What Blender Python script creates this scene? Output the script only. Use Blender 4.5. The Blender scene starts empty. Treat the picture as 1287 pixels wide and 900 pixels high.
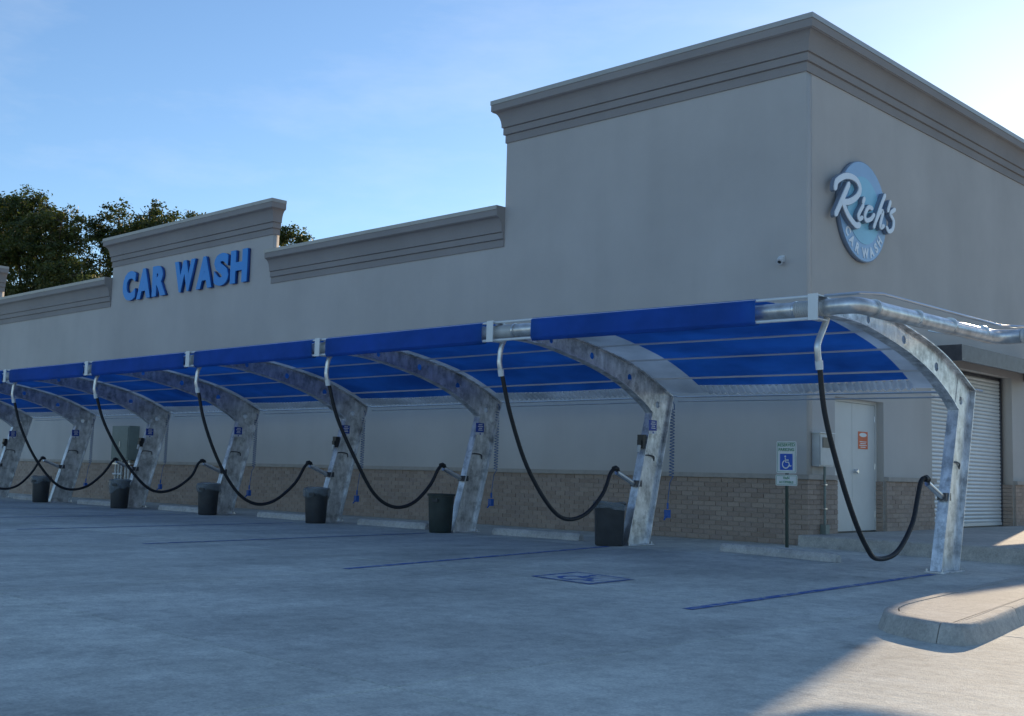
import bpy, bmesh, math, random
from mathutils import Vector, Matrix
import numpy as np

SC = bpy.context.scene
COL = SC.collection
R = math.radians
random.seed(7)
rng = np.random.default_rng(11)

# ------------------------------------------------------------------ camera
cam_d = bpy.data.cameras.new('camera')
cam = bpy.data.objects.new('camera', cam_d)
COL.objects.link(cam)
cam_d.sensor_width = 36.0
cam_d.lens = 36.0 * 1472.04 / 1287.0
cam_d.clip_start = 0.05
cam_d.clip_end = 3000
yaw, pit, rol = R(43.40409), R(5.64236), R(1.39161)
F = Vector((-math.sin(yaw) * math.cos(pit), math.cos(yaw) * math.cos(pit), math.sin(pit)))
R0 = Vector((math.cos(yaw), math.sin(yaw), 0))
U0 = R0.cross(F)
Rv = math.cos(rol) * R0 + math.sin(rol) * U0
Uv = -math.sin(rol) * R0 + math.cos(rol) * U0
M = Matrix(((Rv.x, Uv.x, -F.x, 9.067), (Rv.y, Uv.y, -F.y, -16.21), (Rv.z, Uv.z, -F.z, 0.982), (0, 0, 0, 1)))
cam.matrix_world = M
SC.camera = cam

# ------------------------------------------------------------------ light
SUN_EL = R(16.6)
SUN_H = Vector((-0.283, 0.959, 0)).normalized()
SUN = Vector((SUN_H.x * math.cos(SUN_EL), SUN_H.y * math.cos(SUN_EL), math.sin(SUN_EL)))
world = bpy.data.worlds.new('World')
SC.world = world
world.use_nodes = True
wn = world.node_tree
wn.nodes.clear()
sky = wn.nodes.new('ShaderNodeTexSky')
sky.sky_type = 'NISHITA'
sky.sun_disc = False
sky.sun_elevation = SUN_EL
sky.sun_rotation = math.atan2(SUN_H.x, SUN_H.y)
sky.altitude = 0
sky.air_density = 1.0
sky.dust_density = 0.2
sky.ozone_density = 3.9
bgn = wn.nodes.new('ShaderNodeBackground')
bgn.inputs['Strength'].default_value = 0.10
wo = wn.nodes.new('ShaderNodeOutputWorld')
tc = wn.nodes.new('ShaderNodeTexCoord')
mpn = wn.nodes.new('ShaderNodeMapping'); mpn.inputs['Scale'].default_value = (1.2, 2.2, 6.5); mpn.inputs['Rotation'].default_value = (0.15, 0.1, 0.6)
cn = wn.nodes.new('ShaderNodeTexNoise'); cn.inputs['Scale'].default_value = 2.1; cn.inputs['Detail'].default_value = 7; cn.inputs['Roughness'].default_value = 0.6
cr = wn.nodes.new('ShaderNodeMapRange')
cr.inputs['From Min'].default_value = 0.50; cr.inputs['From Max'].default_value = 0.80; cr.inputs['To Min'].default_value = 0.0; cr.inputs['To Max'].default_value = 0.20
mxs = wn.nodes.new('ShaderNodeMix'); mxs.data_type = 'RGBA'
mxs.inputs[7].default_value = (5.6, 5.9, 6.2, 1)
wn.links.new(tc.outputs['Generated'], mpn.inputs[0]); wn.links.new(mpn.outputs[0], cn.inputs['Vector'])
wn.links.new(cn.outputs['Fac'], cr.inputs['Value']); wn.links.new(cr.outputs[0], mxs.inputs[0])
wn.links.new(sky.outputs[0], mxs.inputs[6])
wn.links.new(mxs.outputs[2], bgn.inputs['Color'])
wn.links.new(bgn.outputs[0], wo.inputs['Surface'])
sun_d = bpy.data.lights.new('sun', 'SUN')
sun_d.energy = 2.45
sun_d.angle = R(0.55)
sun_d.color = (1.0, 0.80, 0.55)
sun = bpy.data.objects.new('sun', sun_d)
COL.objects.link(sun)
sun.rotation_euler = SUN.to_track_quat('Z', 'Y').to_euler()
vs = SC.view_settings
vs.view_transform = 'Standard'
vs.look = 'None'
vs.exposure = 0.84
vs.gamma = 1.0
vs.use_curve_mapping = False

# ------------------------------------------------------------------ materials
MATS = {}


class NT:
    def __init__(self, name):
        m = bpy.data.materials.new(name)
        m.use_nodes = True
        self.m, self.t = m, m.node_tree
        self.b = self.t.nodes['Principled BSDF']
        self.out = self.t.nodes['Material Output']
        MATS[name] = m

    def n(self, kind, **kw):
        nd = self.t.nodes.new(kind)
        for k, v in kw.items():
            if k in nd.inputs:
                nd.inputs[k].default_value = v
            else:
                setattr(nd, k, v)
        return nd

    def l(self, a, b):
        self.t.links.new(a, b)

    def coords(self, scale=(1, 1, 1), obj=False):
        if obj:
            o = self.n('ShaderNodeTexCoord').outputs['Object']
        else:
            o = self.n('ShaderNodeNewGeometry').outputs['Position']
        mp = self.n('ShaderNodeMapping')
        mp.inputs['Scale'].default_value = scale
        self.l(o, mp.inputs['Vector'])
        return mp.outputs[0]

    def noise(self, co, scale, detail=4, rough=0.55):
        nd = self.n('ShaderNodeTexNoise')
        nd.inputs['Scale'].default_value = scale
        nd.inputs['Detail'].default_value = detail
        nd.inputs['Roughness'].default_value = rough
        self.l(co, nd.inputs['Vector'])
        return nd.outputs['Fac']

    def ramp(self, fac, stops):
        r = self.n('ShaderNodeValToRGB')
        e = r.color_ramp.elements
        while len(e) < len(stops):
            e.new(0.5)
        for i, (p, c) in enumerate(stops):
            e[i].position = p
            e[i].color = (*c, 1) if len(c) == 3 else c
        self.l(fac, r.inputs[0])
        return r.outputs[0]

    def mix(self, a, b, fac, mode='MIX'):
        x = self.n('ShaderNodeMix', data_type='RGBA', blend_type=mode)
        for s, v in ((x.inputs[6], a), (x.inputs[7], b), (x.inputs[0], fac)):
            if isinstance(v, (int, float)):
                s.default_value = v
            elif isinstance(v, tuple):
                s.default_value = (*v, 1)
            else:
                self.l(v, s)
        return x.outputs[2]

    def bump(self, h, strength, dist=0.01):
        b = self.n('ShaderNodeBump')
        b.inputs['Strength'].default_value = strength
        b.inputs['Distance'].default_value = dist
        self.l(h, b.inputs['Height'])
        self.l(b.outputs[0], self.b.inputs['Normal'])

    def rough(self, v):
        self.b.inputs['Roughness'].default_value = v

    def col(self, c):
        if isinstance(c, tuple):
            self.b.inputs['Base Color'].default_value = (*c, 1)
        else:
            self.l(c, self.b.inputs['Base Color'])


def simple(name, c, rough=0.6, metal=0.0, var=0.12, scale=6.0, bump=0.0, bscale=60, obj=True):
    k = NT(name)
    co = k.coords(obj=obj)
    f = k.noise(co, scale, 5)
    lo = tuple(max(0, x * (1 - var)) for x in c)
    hi = tuple(min(1, x * (1 + var)) for x in c)
    k.col(k.ramp(f, [(0.3, lo), (0.7, hi)]))
    k.rough(rough)
    k.b.inputs['Metallic'].default_value = metal
    if bump:
        k.bump(k.noise(co, bscale, 3), bump, 0.004)
    return k


def concrete(name, base, streak=True, slab=False):
    k = NT(name)
    co = k.coords()
    big = k.noise(co, 0.35, 5, 0.6)
    mid = k.noise(co, 2.2, 6, 0.65)
    fine = k.noise(co, 55, 4, 0.7)
    st = k.noise(k.coords((3.2, 0.9, 5)), 0.8, 6, 0.62)
    c = k.ramp(big, [(0.32, tuple(x * 0.80 for x in base)), (0.7, tuple(x * 1.12 for x in base))])
    c = k.mix(c, k.ramp(mid, [(0.3, (0.80, 0.80, 0.80)), (0.62, (1.04, 1.04, 1.04))]), 0.7, 'MULTIPLY')
    if streak:
        c = k.mix(c, k.ramp(st, [(0.35, (0.78, 0.78, 0.79)), (0.6, (1.05, 1.05, 1.05))]), 0.6, 'MULTIPLY')
    c = k.mix(c, k.ramp(fine, [(0.3, (0.70, 0.70, 0.70)), (0.65, (1.12, 1.12, 1.12))]), 0.8, 'MULTIPLY')
    c = k.mix(c, k.ramp(k.noise(co, 9, 6, 0.72), [(0.34, (0.74, 0.74, 0.75)), (0.56, (1.06, 1.06, 1.05))]), 0.8, 'MULTIPLY')
    # dark drip spots
    sp = k.n('ShaderNodeTexVoronoi')
    sp.inputs['Scale'].default_value = 1.3
    k.l(co, sp.inputs['Vector'])
    spm = k.ramp(sp.outputs['Distance'], [(0.02, (0.45, 0.45, 0.45)), (0.05, (1, 1, 1))])
    c = k.mix(c, spm, 0.55, 'MULTIPLY')
    if slab:
        pt = k.noise(k.coords((0.5, 0.32, 1)), 1.0, 8, 0.7)
        c = k.mix(c, k.ramp(pt, [(0.36, (0.74, 0.75, 0.76)), (0.50, (0.99, 0.99, 0.99)), (0.64, (1.13, 1.12, 1.10))]), 0.9, 'MULTIPLY')
        wd = k.noise(co, 1.6, 4)
        wv = k.n('ShaderNodeVectorMath', operation='ADD')
        cb = k.n('ShaderNodeCombineXYZ'); k.l(wd, cb.inputs[0]); k.l(k.noise(k.coords((1.3, .9, 1)), 1.9, 4), cb.inputs[1])
        k.l(co, wv.inputs[0]); k.l(cb.outputs[0], wv.inputs[1])
        d2 = k.n('ShaderNodeTexVoronoi'); d2.inputs['Scale'].default_value = 0.55
        k.l(wv.outputs[0], d2.inputs['Vector'])
        c = k.mix(c, k.ramp(d2.outputs['Distance'], [(0.02, (0.38, 0.37, 0.37)), (0.10, (1, 1, 1))]), 0.6, 'MULTIPLY')
        oi = k.n('ShaderNodeObjectInfo')
        c = k.mix(c, k.ramp(oi.outputs['Random'], [(0, (0.91, 0.91, 0.92)), (1, (1.05, 1.05, 1.04))]), 1.0, 'MULTIPLY')
    k.col(c)
    k.rough(0.82)
    hh = k.mix(k.noise(k.coords((2.5, 9, 8)), 1.5, 4, 0.6), k.noise(co, 90, 3, 0.6), 0.45)
    hh = k.mix(hh, k.noise(k.coords((3, 6, 1)), 4.0, 5, 0.7), 0.35)
    k.bump(hh, 0.6, 0.022)
    return k


concrete('concrete', (0.66, 0.655, 0.585), slab=True)
concrete('kerb_concrete', (0.50, 0.475, 0.43), streak=False)
concrete('stop_concrete', (0.56, 0.54, 0.51), streak=False)
concrete('ground_concrete', (0.45, 0.43, 0.39), streak=False)


def stucco(name, base):
    k = NT(name)
    co = k.coords()
    big = k.noise(co, 0.45, 5, 0.6)
    st = k.noise(k.coords((1.6, 1.6, 0.16)), 1.0, 4, 0.6)
    fine = k.noise(co, 120, 3, 0.7)
    c = k.ramp(big, [(0.3, tuple(x * 0.90 for x in base)), (0.7, tuple(x * 1.06 for x in base))])
    c = k.mix(c, k.ramp(st, [(0.3, (0.94, 0.94, 0.94)), (0.6, (1.02, 1.02, 1.02))]), 0.5, 'MULTIPLY')
    c = k.mix(c, k.ramp(fine, [(0.3, (0.86, 0.86, 0.86)), (0.65, (1.06, 1.06, 1.06))]), 0.6, 'MULTIPLY')
    k.col(c)
    k.rough(0.9)
    k.bump(k.mix(fine, k.noise(co, 30, 3, 0.6), 0.4), 0.5, 0.006)


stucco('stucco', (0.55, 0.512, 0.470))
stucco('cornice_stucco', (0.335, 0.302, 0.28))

k = NT('brick')
oi = k.n('ShaderNodeObjectInfo')
ge = k.n('ShaderNodeNewGeometry')
ad = k.n('ShaderNodeMath', operation='ADD')
k.l(oi.outputs['Random'], ad.inputs[0]); k.l(ge.outputs['Random Per Island'], ad.inputs[1])
fr = k.n('ShaderNodeMath', operation='FRACT')
k.l(ad.outputs[0], fr.inputs[0])
c = k.ramp(fr.outputs[0], [(0, (0.355, 0.265, 0.21)), (0.35, (0.41, 0.31, 0.245)), (0.7, (0.455, 0.35, 0.28)), (1, (0.38, 0.29, 0.24))])
co = k.coords()
c = k.mix(c, k.ramp(k.noise(co, 40, 4, 0.7), [(0.3, (0.75, 0.75, 0.75)), (0.7, (1.1, 1.1, 1.1))]), 0.8, 'MULTIPLY')
k.col(c); k.rough(0.9); k.bump(k.noise(co, 110, 3), 0.4, 0.004)
simple('mortar', (0.38, 0.325, 0.275), 0.95, var=0.15, scale=30, bump=0.4, obj=False)
simple('sill_stone', (0.42, 0.37, 0.32), 0.85, var=0.1, scale=8, bump=0.2, obj=False)
simple('roofing', (0.35, 0.35, 0.34), 0.9, obj=False)
simple('coping_metal', (0.42, 0.39, 0.35), 0.45, 0.6, 0.06, 3, obj=False)


def galvanised(name, tone, lo=0.30, hi=0.55, metal=0.55):
    k = NT(name)
    co = k.coords()
    vo = k.n('ShaderNodeTexVoronoi', feature='SMOOTH_F1')
    vo.inputs['Scale'].default_value = 9
    k.l(k.coords((1, 1, 0.55)), vo.inputs['Vector'])
    ns = k.noise(co, 5.5, 6, 0.7)
    fi = k.noise(k.coords((1, 1, 0.3)), 14, 5, 0.7)
    c = k.ramp(ns, [(0.36, tuple(x * 0.60 for x in tone)), (0.5, tone), (0.68, tuple(min(1, x * 1.3) for x in tone))])
    c = k.mix(c, k.ramp(vo.outputs['Distance'], [(0.1, (1.12, 1.12, 1.12)), (0.55, (0.72, 0.72, 0.73))]), 0.7, 'MULTIPLY')
    c = k.mix(c, k.ramp(fi, [(0.38, (0.7, 0.7, 0.7)), (0.6, (1.1, 1.1, 1.1))]), 0.6, 'MULTIPLY')
    k.col(c)
    k.b.inputs['Metallic'].default_value = metal
    rr = k.n('ShaderNodeMapRange')
    rr.inputs['To Min'].default_value = lo
    rr.inputs['To Max'].default_value = hi
    k.l(fi, rr.inputs['Value'])
    k.l(rr.outputs[0], k.b.inputs['Roughness'])
    k.bump(ns, 0.12, 0.01)


galvanised('galvanised', (0.82, 0.82, 0.80), 0.28, 0.5, 0.6)
galvanised('galvanised_flange', (0.82, 0.83, 0.84), 0.34, 0.5, 0.75)
simple('aluminium', (0.72, 0.73, 0.74), 0.30, 0.95, 0.08, 4)
simple('duct_metal', (0.66, 0.66, 0.65), 0.36, 0.8, 0.28, 7)
simple('dark_metal', (0.10, 0.10, 0.11), 0.45, 0.6, 0.2, 8)
simple('white_metal', (0.72, 0.74, 0.74), 0.45, 0.15, 0.05, 6)
simple('door_paint', (0.66, 0.65, 0.61), 0.45, 0.0, 0.05, 2)
simple('slat_paint', (0.70, 0.71, 0.70), 0.40, 0.1, 0.06, 2, obj=False)
simple('grey_box', (0.55, 0.56, 0.55), 0.5, 0.2, 0.1, 5)
simple('green_box', (0.20, 0.24, 0.22), 0.5, 0.2, 0.1, 5)
simple('dark_glass', (0.04, 0.045, 0.05), 0.35, 0.0, 0.1, 5)
simple('hose_rubber', (0.018, 0.018, 0.02), 0.55, 0, 0.2, 20, 0.2)
simple('black_plastic', (0.02, 0.021, 0.023), 0.4, 0, 0.2, 10)
simple('bin_plastic', (0.030, 0.033, 0.037), 0.5, 0, 0.25, 6, 0.1, 90)
simple('bin_green', (0.018, 0.030, 0.028), 0.5, 0, 0.25, 6, 0.1, 90)
simple('blue_plastic', (0.015, 0.11, 0.42), 0.35, 0, 0.1, 10)
simple('coil_plastic', (0.05, 0.13, 0.30), 0.35, 0, 0.1, 10)
simple('label_blue', (0.012, 0.06, 0.38), 0.4, 0, 0.05, 5)
simple('label_white', (0.78, 0.79, 0.80), 0.45, 0, 0.04, 5)
simple('letter_blue', (0.014, 0.27, 0.70), 0.35, 0, 0.06, 2)
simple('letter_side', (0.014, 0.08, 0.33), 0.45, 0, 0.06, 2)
simple('logo_rim', (0.20, 0.25, 0.33), 0.45, 0, 0.06, 2)
simple('logo_ring', (0.32, 0.50, 0.70), 0.35, 0, 0.06, 2)
simple('logo_disc', (0.28, 0.60, 0.74), 0.35, 0, 0.08, 2)
simple('logo_white', (0.84, 0.88, 0.90), 0.35, 0, 0.05, 3)
simple('sign_white', (0.80, 0.82, 0.80), 0.4, 0, 0.04, 4)
simple('sign_green', (0.03, 0.25, 0.10), 0.4, 0, 0.04, 4)
simple('sign_blue', (0.01, 0.10, 0.55), 0.4, 0, 0.04, 4)
simple('sign_orange', (0.72, 0.13, 0.035), 0.45, 0, 0.06, 4)
simple('sign_post', (0.055, 0.075, 0.06), 0.55, 0.4, 0.15, 10)
simple('bark', (0.10, 0.08, 0.06), 0.9, 0, 0.3, 5, 0.6, 20)

k = NT('paint_blue')
co = k.coords()
wear = k.ramp(k.noise(co, 9, 6, 0.7), [(0.40, (0.36, 0.39, 0.43)), (0.52, (0.035, 0.125, 0.40)), (0.7, (0.02, 0.09, 0.36))])
k.col(k.mix(wear, k.ramp(k.noise(co, 60, 4), [(0.3, (0.75, 0.75, 0.75)), (0.6, (1.1, 1.1, 1.1))]), 0.7, 'MULTIPLY'))
k.rough(0.7)
k = NT('paint_white')
co = k.coords()
k.col(k.ramp(k.noise(co, 7, 6, 0.7), [(0.36, (0.36, 0.36, 0.35)), (0.56, (0.60, 0.61, 0.60))]))
k.rough(0.75)


def fabric(name, c, tr, w=0.45):
    k = NT(name)
    co = k.coords()
    wv = k.noise(k.coords((1, 0.3, 0.3)), 3.0, 4)
    f = k.noise(co, 350, 2)
    cc = k.ramp(wv, [(0.3, tuple(x * 0.88 for x in c)), (0.7, tuple(x * 1.1 for x in c))])
    k.col(cc)
    k.rough(0.75)
    k.bump(k.mix(f, k.noise(k.coords((2.0, 0.5, 0.5)), 5.0, 4, 0.6), 0.75), 0.5, 0.03)
    t = k.n('ShaderNodeBsdfTranslucent')
    big = k.noise(k.coords((0.55, 0.9, 0.9)), 1.6, 5, 0.6)
    k.l(k.ramp(big, [(0.32, tuple(x * 0.70 for x in tr)), (0.66, tuple(min(1, x * 1.12) for x in tr))]), t.inputs['Color'])
    mx = k.n('ShaderNodeMixShader')
    mx.inputs[0].default_value = w
    k.l(k.b.outputs[0], mx.inputs[1]); k.l(t.outputs[0], mx.inputs[2])
    k.l(mx.outputs[0], k.out.inputs['Surface'])


fabric('blue_fabric', (0.035, 0.15, 0.56), (0.20, 0.52, 0.95), 0.62)
fabric('white_fabric', (0.84, 0.85, 0.85), (0.95, 0.96, 0.96), 0.75)

k = NT('bin_bag')
k.col((0.30, 0.34, 0.37)); k.rough(0.25)
tp = k.n('ShaderNodeBsdfTransparent')
mx = k.n('ShaderNodeMixShader'); mx.inputs[0].default_value = 0.45
k.l(tp.outputs[0], mx.inputs[1]); k.l(k.b.outputs[0], mx.inputs[2])
k.bump(k.noise(k.coords(), 22, 4), 0.8, 0.02)
k.l(mx.outputs[0], k.out.inputs['Surface'])

k = NT('leaf')
ge = k.n('ShaderNodeNewGeometry')
c = k.ramp(ge.outputs['Random Per Island'], [(0, (0.030, 0.050, 0.016)), (0.5, (0.055, 0.082, 0.024)), (0.85, (0.085, 0.105, 0.03)), (1, (0.13, 0.12, 0.04))])
k.col(c); k.rough(0.5)
t = k.n('ShaderNodeBsdfTranslucent')
k.l(k.mix(c, (1.5, 1.4, 0.6), 1.0, 'MULTIPLY'), t.inputs['Color'])
mx = k.n('ShaderNodeMixShader'); mx.inputs[0].default_value = 0.4
k.l(k.b.outputs[0], mx.inputs[1]); k.l(t.outputs[0], mx.inputs[2])
k.l(mx.outputs[0], k.out.inputs['Surface'])


# ------------------------------------------------------------------ mesh helpers
class MB:
    def __init__(self):
        self.v, self.f = [], []

    def add(self, vs, fs):
        o = len(self.v)
        self.v.extend([tuple(p) for p in vs])
        self.f.extend([tuple(i + o for i in f) for f in fs])
        return self

    def box(self, x0, x1, y0, y1, z0, z1):
        return self.add([(x0, y0, z0), (x1, y0, z0), (x1, y1, z0), (x0, y1, z0), (x0, y0, z1), (x1, y0, z1), (x1, y1, z1), (x0, y1, z1)],
                        [(0, 3, 2, 1), (4, 5, 6, 7), (0, 1, 5, 4), (1, 2, 6, 5), (2, 3, 7, 6), (3, 0, 4, 7)])

    def tube(self, pts, r, n=12, caps=True):
        pts = [Vector(p) for p in pts]
        rs = r if isinstance(r, (list, tuple)) else [r] * len(pts)
        up = Vector((0, 0, 1))
        t0 = (pts[1] - pts[0]).normalized()
        if abs(t0.dot(up)) > 0.9:
            up = Vector((1, 0, 0))
        nrm = (up - t0 * up.dot(t0)).normalized()
        rings = []
        for i, p in enumerate(pts):
            t = (pts[min(i + 1, len(pts) - 1)] - pts[max(i - 1, 0)]).normalized()
            nrm = (nrm - t * nrm.dot(t)).normalized()
            b = t.cross(nrm)
            rings.append([p + (nrm * math.cos(2 * math.pi * j / n) + b * math.sin(2 * math.pi * j / n)) * rs[i] for j in range(n)])
        vs = [q for rg in rings for q in rg]
        fs = []
        for i in range(len(pts) - 1):
            for j in range(n):
                a, b2 = i * n + j, i * n + (j + 1) % n
                fs.append((a, b2, b2 + n, a + n))
        if caps:
            fs.append(tuple(range(n))[::-1])
            fs.append(tuple((len(pts) - 1) * n + j for j in range(n)))
        return self.add(vs, fs)

    def ribbon(self, poly, x0, x1, th):
        """strip following a (y,z) polyline, spanning x0..x1, thickness th to the left of travel"""
        n = len(poly)
        off = []
        for i in range(n):
            a = Vector(poly[max(i - 1, 0)]); b = Vector(poly[min(i + 1, n - 1)])
            d = (b - a).normalized()
            off.append(Vector((-d.y, d.x)) * th)
        vs = []
        for (y, z), o in zip(poly, off):
            vs += [(x0, y, z), (x1, y, z), (x1, y + o.x, z + o.y), (x0, y + o.x, z + o.y)]
        fs = []
        for i in range(n - 1):
            a = 4 * i
            for j in range(4):
                fs.append((a + j, a + (j + 1) % 4, a + 4 + (j + 1) % 4, a + 4 + j))
        fs += [(3, 2, 1, 0), (4 * n - 4, 4 * n - 3, 4 * n - 2, 4 * n - 1)]
        return self.add(vs, fs)

    def lathe(self, prof, cx=0, cy=0, n=28):
        vs, fs = [], []
        for r, z in prof:
            for j in range(n):
                a = 2 * math.pi * j / n
                vs.append((cx + r * math.cos(a), cy + r * math.sin(a), z))
        for i in range(len(prof) - 1):
            for j in range(n):
                a, b = i * n + j, i * n + (j + 1) % n
                fs.append((a, b, b + n, a + n))
        return self.add(vs, fs)

    def mesh(self, name, smooth=False):
        m = bpy.data.meshes.new(name)
        m.from_pydata(self.v, [], self.f)
        m.validate()
        bm = bmesh.new(); bm.from_mesh(m)
        bmesh.ops.recalc_face_normals(bm, faces=bm.faces)
        bm.to_mesh(m); bm.free()
        if smooth:
            m.polygons.foreach_set('use_smooth', [True] * len(m.polygons))
            if hasattr(m, 'set_sharp_from_angle'):
                m.set_sharp_from_angle(angle=R(35))
        return m

    def build(self, name, mat, parent=None, smooth=False, loc=None):
        return obj(name, self.mesh(name, smooth), mat, parent, loc)


def obj(name, mesh, mat, parent=None, loc=None):
    o = bpy.data.objects.new(name, mesh)
    COL.objects.link(o)
    if mat and not mesh.materials:
        mesh.materials.append(MATS[mat])
    if parent:
        o.parent = parent
    if loc:
        o.location = loc
    return o


def tag(o, label=None, cat=None, group=None, kind=None):
    if label: o['label'] = label
    if cat: o['category'] = cat
    if group: o['group'] = group
    if kind: o['kind'] = kind
    return o


def thing(name, label, cat, loc=(0, 0, 0), group=None, rz=0):
    o = bpy.data.objects.new(name, None)
    o.empty_display_size = 0.2
    COL.objects.link(o)
    o.location = loc
    o.rotation_euler.z = rz
    return tag(o, label, cat, group)


def copy_tree(o, parent=None):
    c = o.copy(); COL.objects.link(c); c.parent = parent
    for ch in [q for q in bpy.data.objects if q.parent == o]:
        copy_tree(ch, c)
    return c


def flat_mesh(name, loops, depth, mapf, bevel=0.0):
    """filled 2-D outline with holes, extruded by depth; mapf(u,v,w)->xyz, w in 0..depth"""
    cu = bpy.data.curves.new('tmp', 'CURVE')
    cu.dimensions = '2D'; cu.fill_mode = 'BOTH'; cu.extrude = depth / 2; cu.bevel_depth = bevel
    for lp in loops:
        s = cu.splines.new('POLY')
        s.points.add(len(lp) - 1)
        for p, q in zip(s.points, lp):
            p.co = (q[0], q[1], 0, 1)
        s.use_cyclic_u = True
    return _curve_mesh(name, cu, depth, mapf)


def _curve_mesh(name, cu, depth, mapf):
    o = bpy.data.objects.new('tmp', cu)
    COL.objects.link(o)
    bpy.context.view_layer.update()
    dg = bpy.context.evaluated_depsgraph_get()
    m = bpy.data.meshes.new_from_object(o.evaluated_get(dg))
    bpy.data.objects.remove(o); bpy.data.curves.remove(cu)
    m.name = name
    m.materials.clear()
    for v in m.vertices:
        v.co = mapf(v.co.x, v.co.y, v.co.z + depth / 2)
    bm = bmesh.new(); bm.from_mesh(m)
    bmesh.ops.remove_doubles(bm, verts=bm.verts, dist=1e-5)
    bmesh.ops.recalc_face_normals(bm, faces=bm.faces)
    bm.to_mesh(m); bm.free()
    return m


def text_mesh(name, body, size, depth, mapf, offset=0.0, xs=1.0):
    cu = bpy.data.curves.new('tmp', 'FONT')
    cu.body = body; cu.size = size; cu.extrude = depth / 2; cu.offset = offset
    cu.align_x = 'CENTER'; cu.align_y = 'CENTER'
    cu.resolution_u = 4
    return _curve_mesh(name, cu, depth, lambda u, v, w: mapf(u * xs, v, w))


def catmull(pts, n=6):
    P = [Vector(p) for p in pts]
    P = [P[0] * 2 - P[1]] + P + [P[-1] * 2 - P[-2]]
    out = []
    for i in range(1, len(P) - 2):
        for k_ in range(n):
            t = k_ / n
            a, b, c_, d = P[i - 1], P[i], P[i + 1], P[i + 2]
            out.append(0.5 * ((2 * b) + (c_ - a) * t + (2 * a - 5 * b + 4 * c_ - d) * t * t + (3 * b - a - 3 * c_ + d) * t ** 3))
    out.append(P[-2])
    return out


def stroke_mb(mb, pts, w, d, mapf, smooth=True, taper=False):
    """flat ribbon stroke in 2-D with rounded ends, extruded by d"""
    P = catmull([(p[0], p[1], 0) for p in pts], 5) if smooth and len(pts) > 2 else [Vector((p[0], p[1], 0)) for p in pts]
    n = len(P)
    L, Rr = [], []
    for i in range(n):
        t = (P[min(i + 1, n - 1)] - P[max(i - 1, 0)]).normalized()
        nn = Vector((-t.y, t.x, 0)) * w / 2
        L.append(P[i] + nn); Rr.append(P[i] - nn)
    t0 = (P[1] - P[0]).normalized(); t1 = (P[-1] - P[-2]).normalized()
    L = [P[0] - t0 * w * .5 + (L[0] - P[0]) * .4] + L + [P[-1] + t1 * w * .5 + (L[-1] - P[-1]) * .4]
    Rr = [P[0] - t0 * w * .5 + (Rr[0] - P[0]) * .4] + Rr + [P[-1] + t1 * w * .5 + (Rr[-1] - P[-1]) * .4]
    n += 2
    vs, fs = [], []
    for a, b in zip(L, Rr):
        vs += [mapf(a.x, a.y, 0), mapf(b.x, b.y, 0), mapf(b.x, b.y, d), mapf(a.x, a.y, d)]
    for i in range(n - 1):
        q = 4 * i
        for j in range(4):
            fs.append((q + j, q + (j + 1) % 4, q + 4 + (j + 1) % 4, q + 4 + j))
    fs += [(3, 2, 1, 0), (4 * n - 4, 4 * n - 3, 4 * n - 2, 4 * n - 1)]
    mb.add(vs, fs)


def circ(cx, cy, r, n=24, ry=None):
    ry = ry or r
    return [(cx + r * math.cos(2 * math.pi * i / n), cy + ry * math.sin(2 * math.pi * i / n)) for i in range(n)]


# ------------------------------------------------------------------ ground and pavement
GX0, GZ = 4.65, -0.07
ground = MB().add([(-900, -900, -0.2), (900, -900, -0.2), (900, 900, -0.2), (-900, 900, -0.2)], [(0, 1, 2, 3)]).build('ground', 'ground_concrete')
tag(ground, 'pale concrete ground reaching to the horizon', kind='structure')
P_ = 4.62
pave = tag(bpy.data.objects.new('pavement', None), 'concrete paved parking lot in big sawn slabs', kind='structure')
COL.objects.link(pave)


def gz(x):
    if x <= GX0 - P_: return 0.0
    if x >= GX0: return GZ
    return GZ * (x - (GX0 - P_)) / P_


g = 0.006
slab_m = MB()
e = 0.006
hx = P_ / 2 - g
for (a, z) in ((hx, -0.1), (hx, -e), (hx - e, 0)):
    slab_m.v += [(-a, -a, z), (a, -a, z), (a, a, z), (-a, a, z)]
for i in range(2):
    for j in range(4):
        slab_m.f.append((4 * i + j, 4 * i + (j + 1) % 4, 4 * i + 4 + (j + 1) % 4, 4 * i + 4 + j))
slab_m.f += [(3, 2, 1, 0), (8, 9, 10, 11)]
slab_mesh = slab_m.mesh('slab')
tilt = math.atan2(-GZ, P_)
for i in range(-11, 5):
    for j in range(-6, 5):
        cx, cy = GX0 + (i + .5) * P_, -12.33 + (j + .5) * P_
        if cy > 0 and cx < -2: continue
        s = obj('slab', slab_mesh, 'concrete', pave, (cx, cy, 0 if cx < GX0 - P_ else (GZ if cx > GX0 else GZ / 2)))
        if GX0 - P_ < cx < GX0: s.rotation_euler.y = tilt
        s.rotation_euler.z = 0

# raised walk along the side wall
wk = MB()
prof = [(-0.30, -0.15), (-0.27, 0.145), (-0.255, 0.165), (-0.235, 0.17)]
XW0, XW1, YW1 = 0.012, 4.6, 20.0
rows = []
for y, z in prof:
    rows.append(((XW0, y, z), (XW1, y, z)))
wk.v = [p for r_ in rows for p in r_] + [(XW0, YW1, 0.17), (XW1, YW1, 0.17), (XW0, YW1, -.15), (XW1, YW1, -.15)]
wk.f = [(0, 1, 3, 2), (2, 3, 5, 4), (4, 5, 7, 6), (6, 7, 9, 8), (8, 9, 11, 10), (0, 2, 4, 6, 8, 10), (1, 11, 9, 7, 5, 3)]
walk = wk.build('walkway', 'kerb_concrete')
tag(walk, 'raised concrete walkway with a rounded edge along the doors', kind='structure')

# kerb island
isl = thing('kerb_island', 'long narrow concrete kerb island with rounded nose, catching the sun', 'kerb island', (0, 0, 0))


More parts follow.
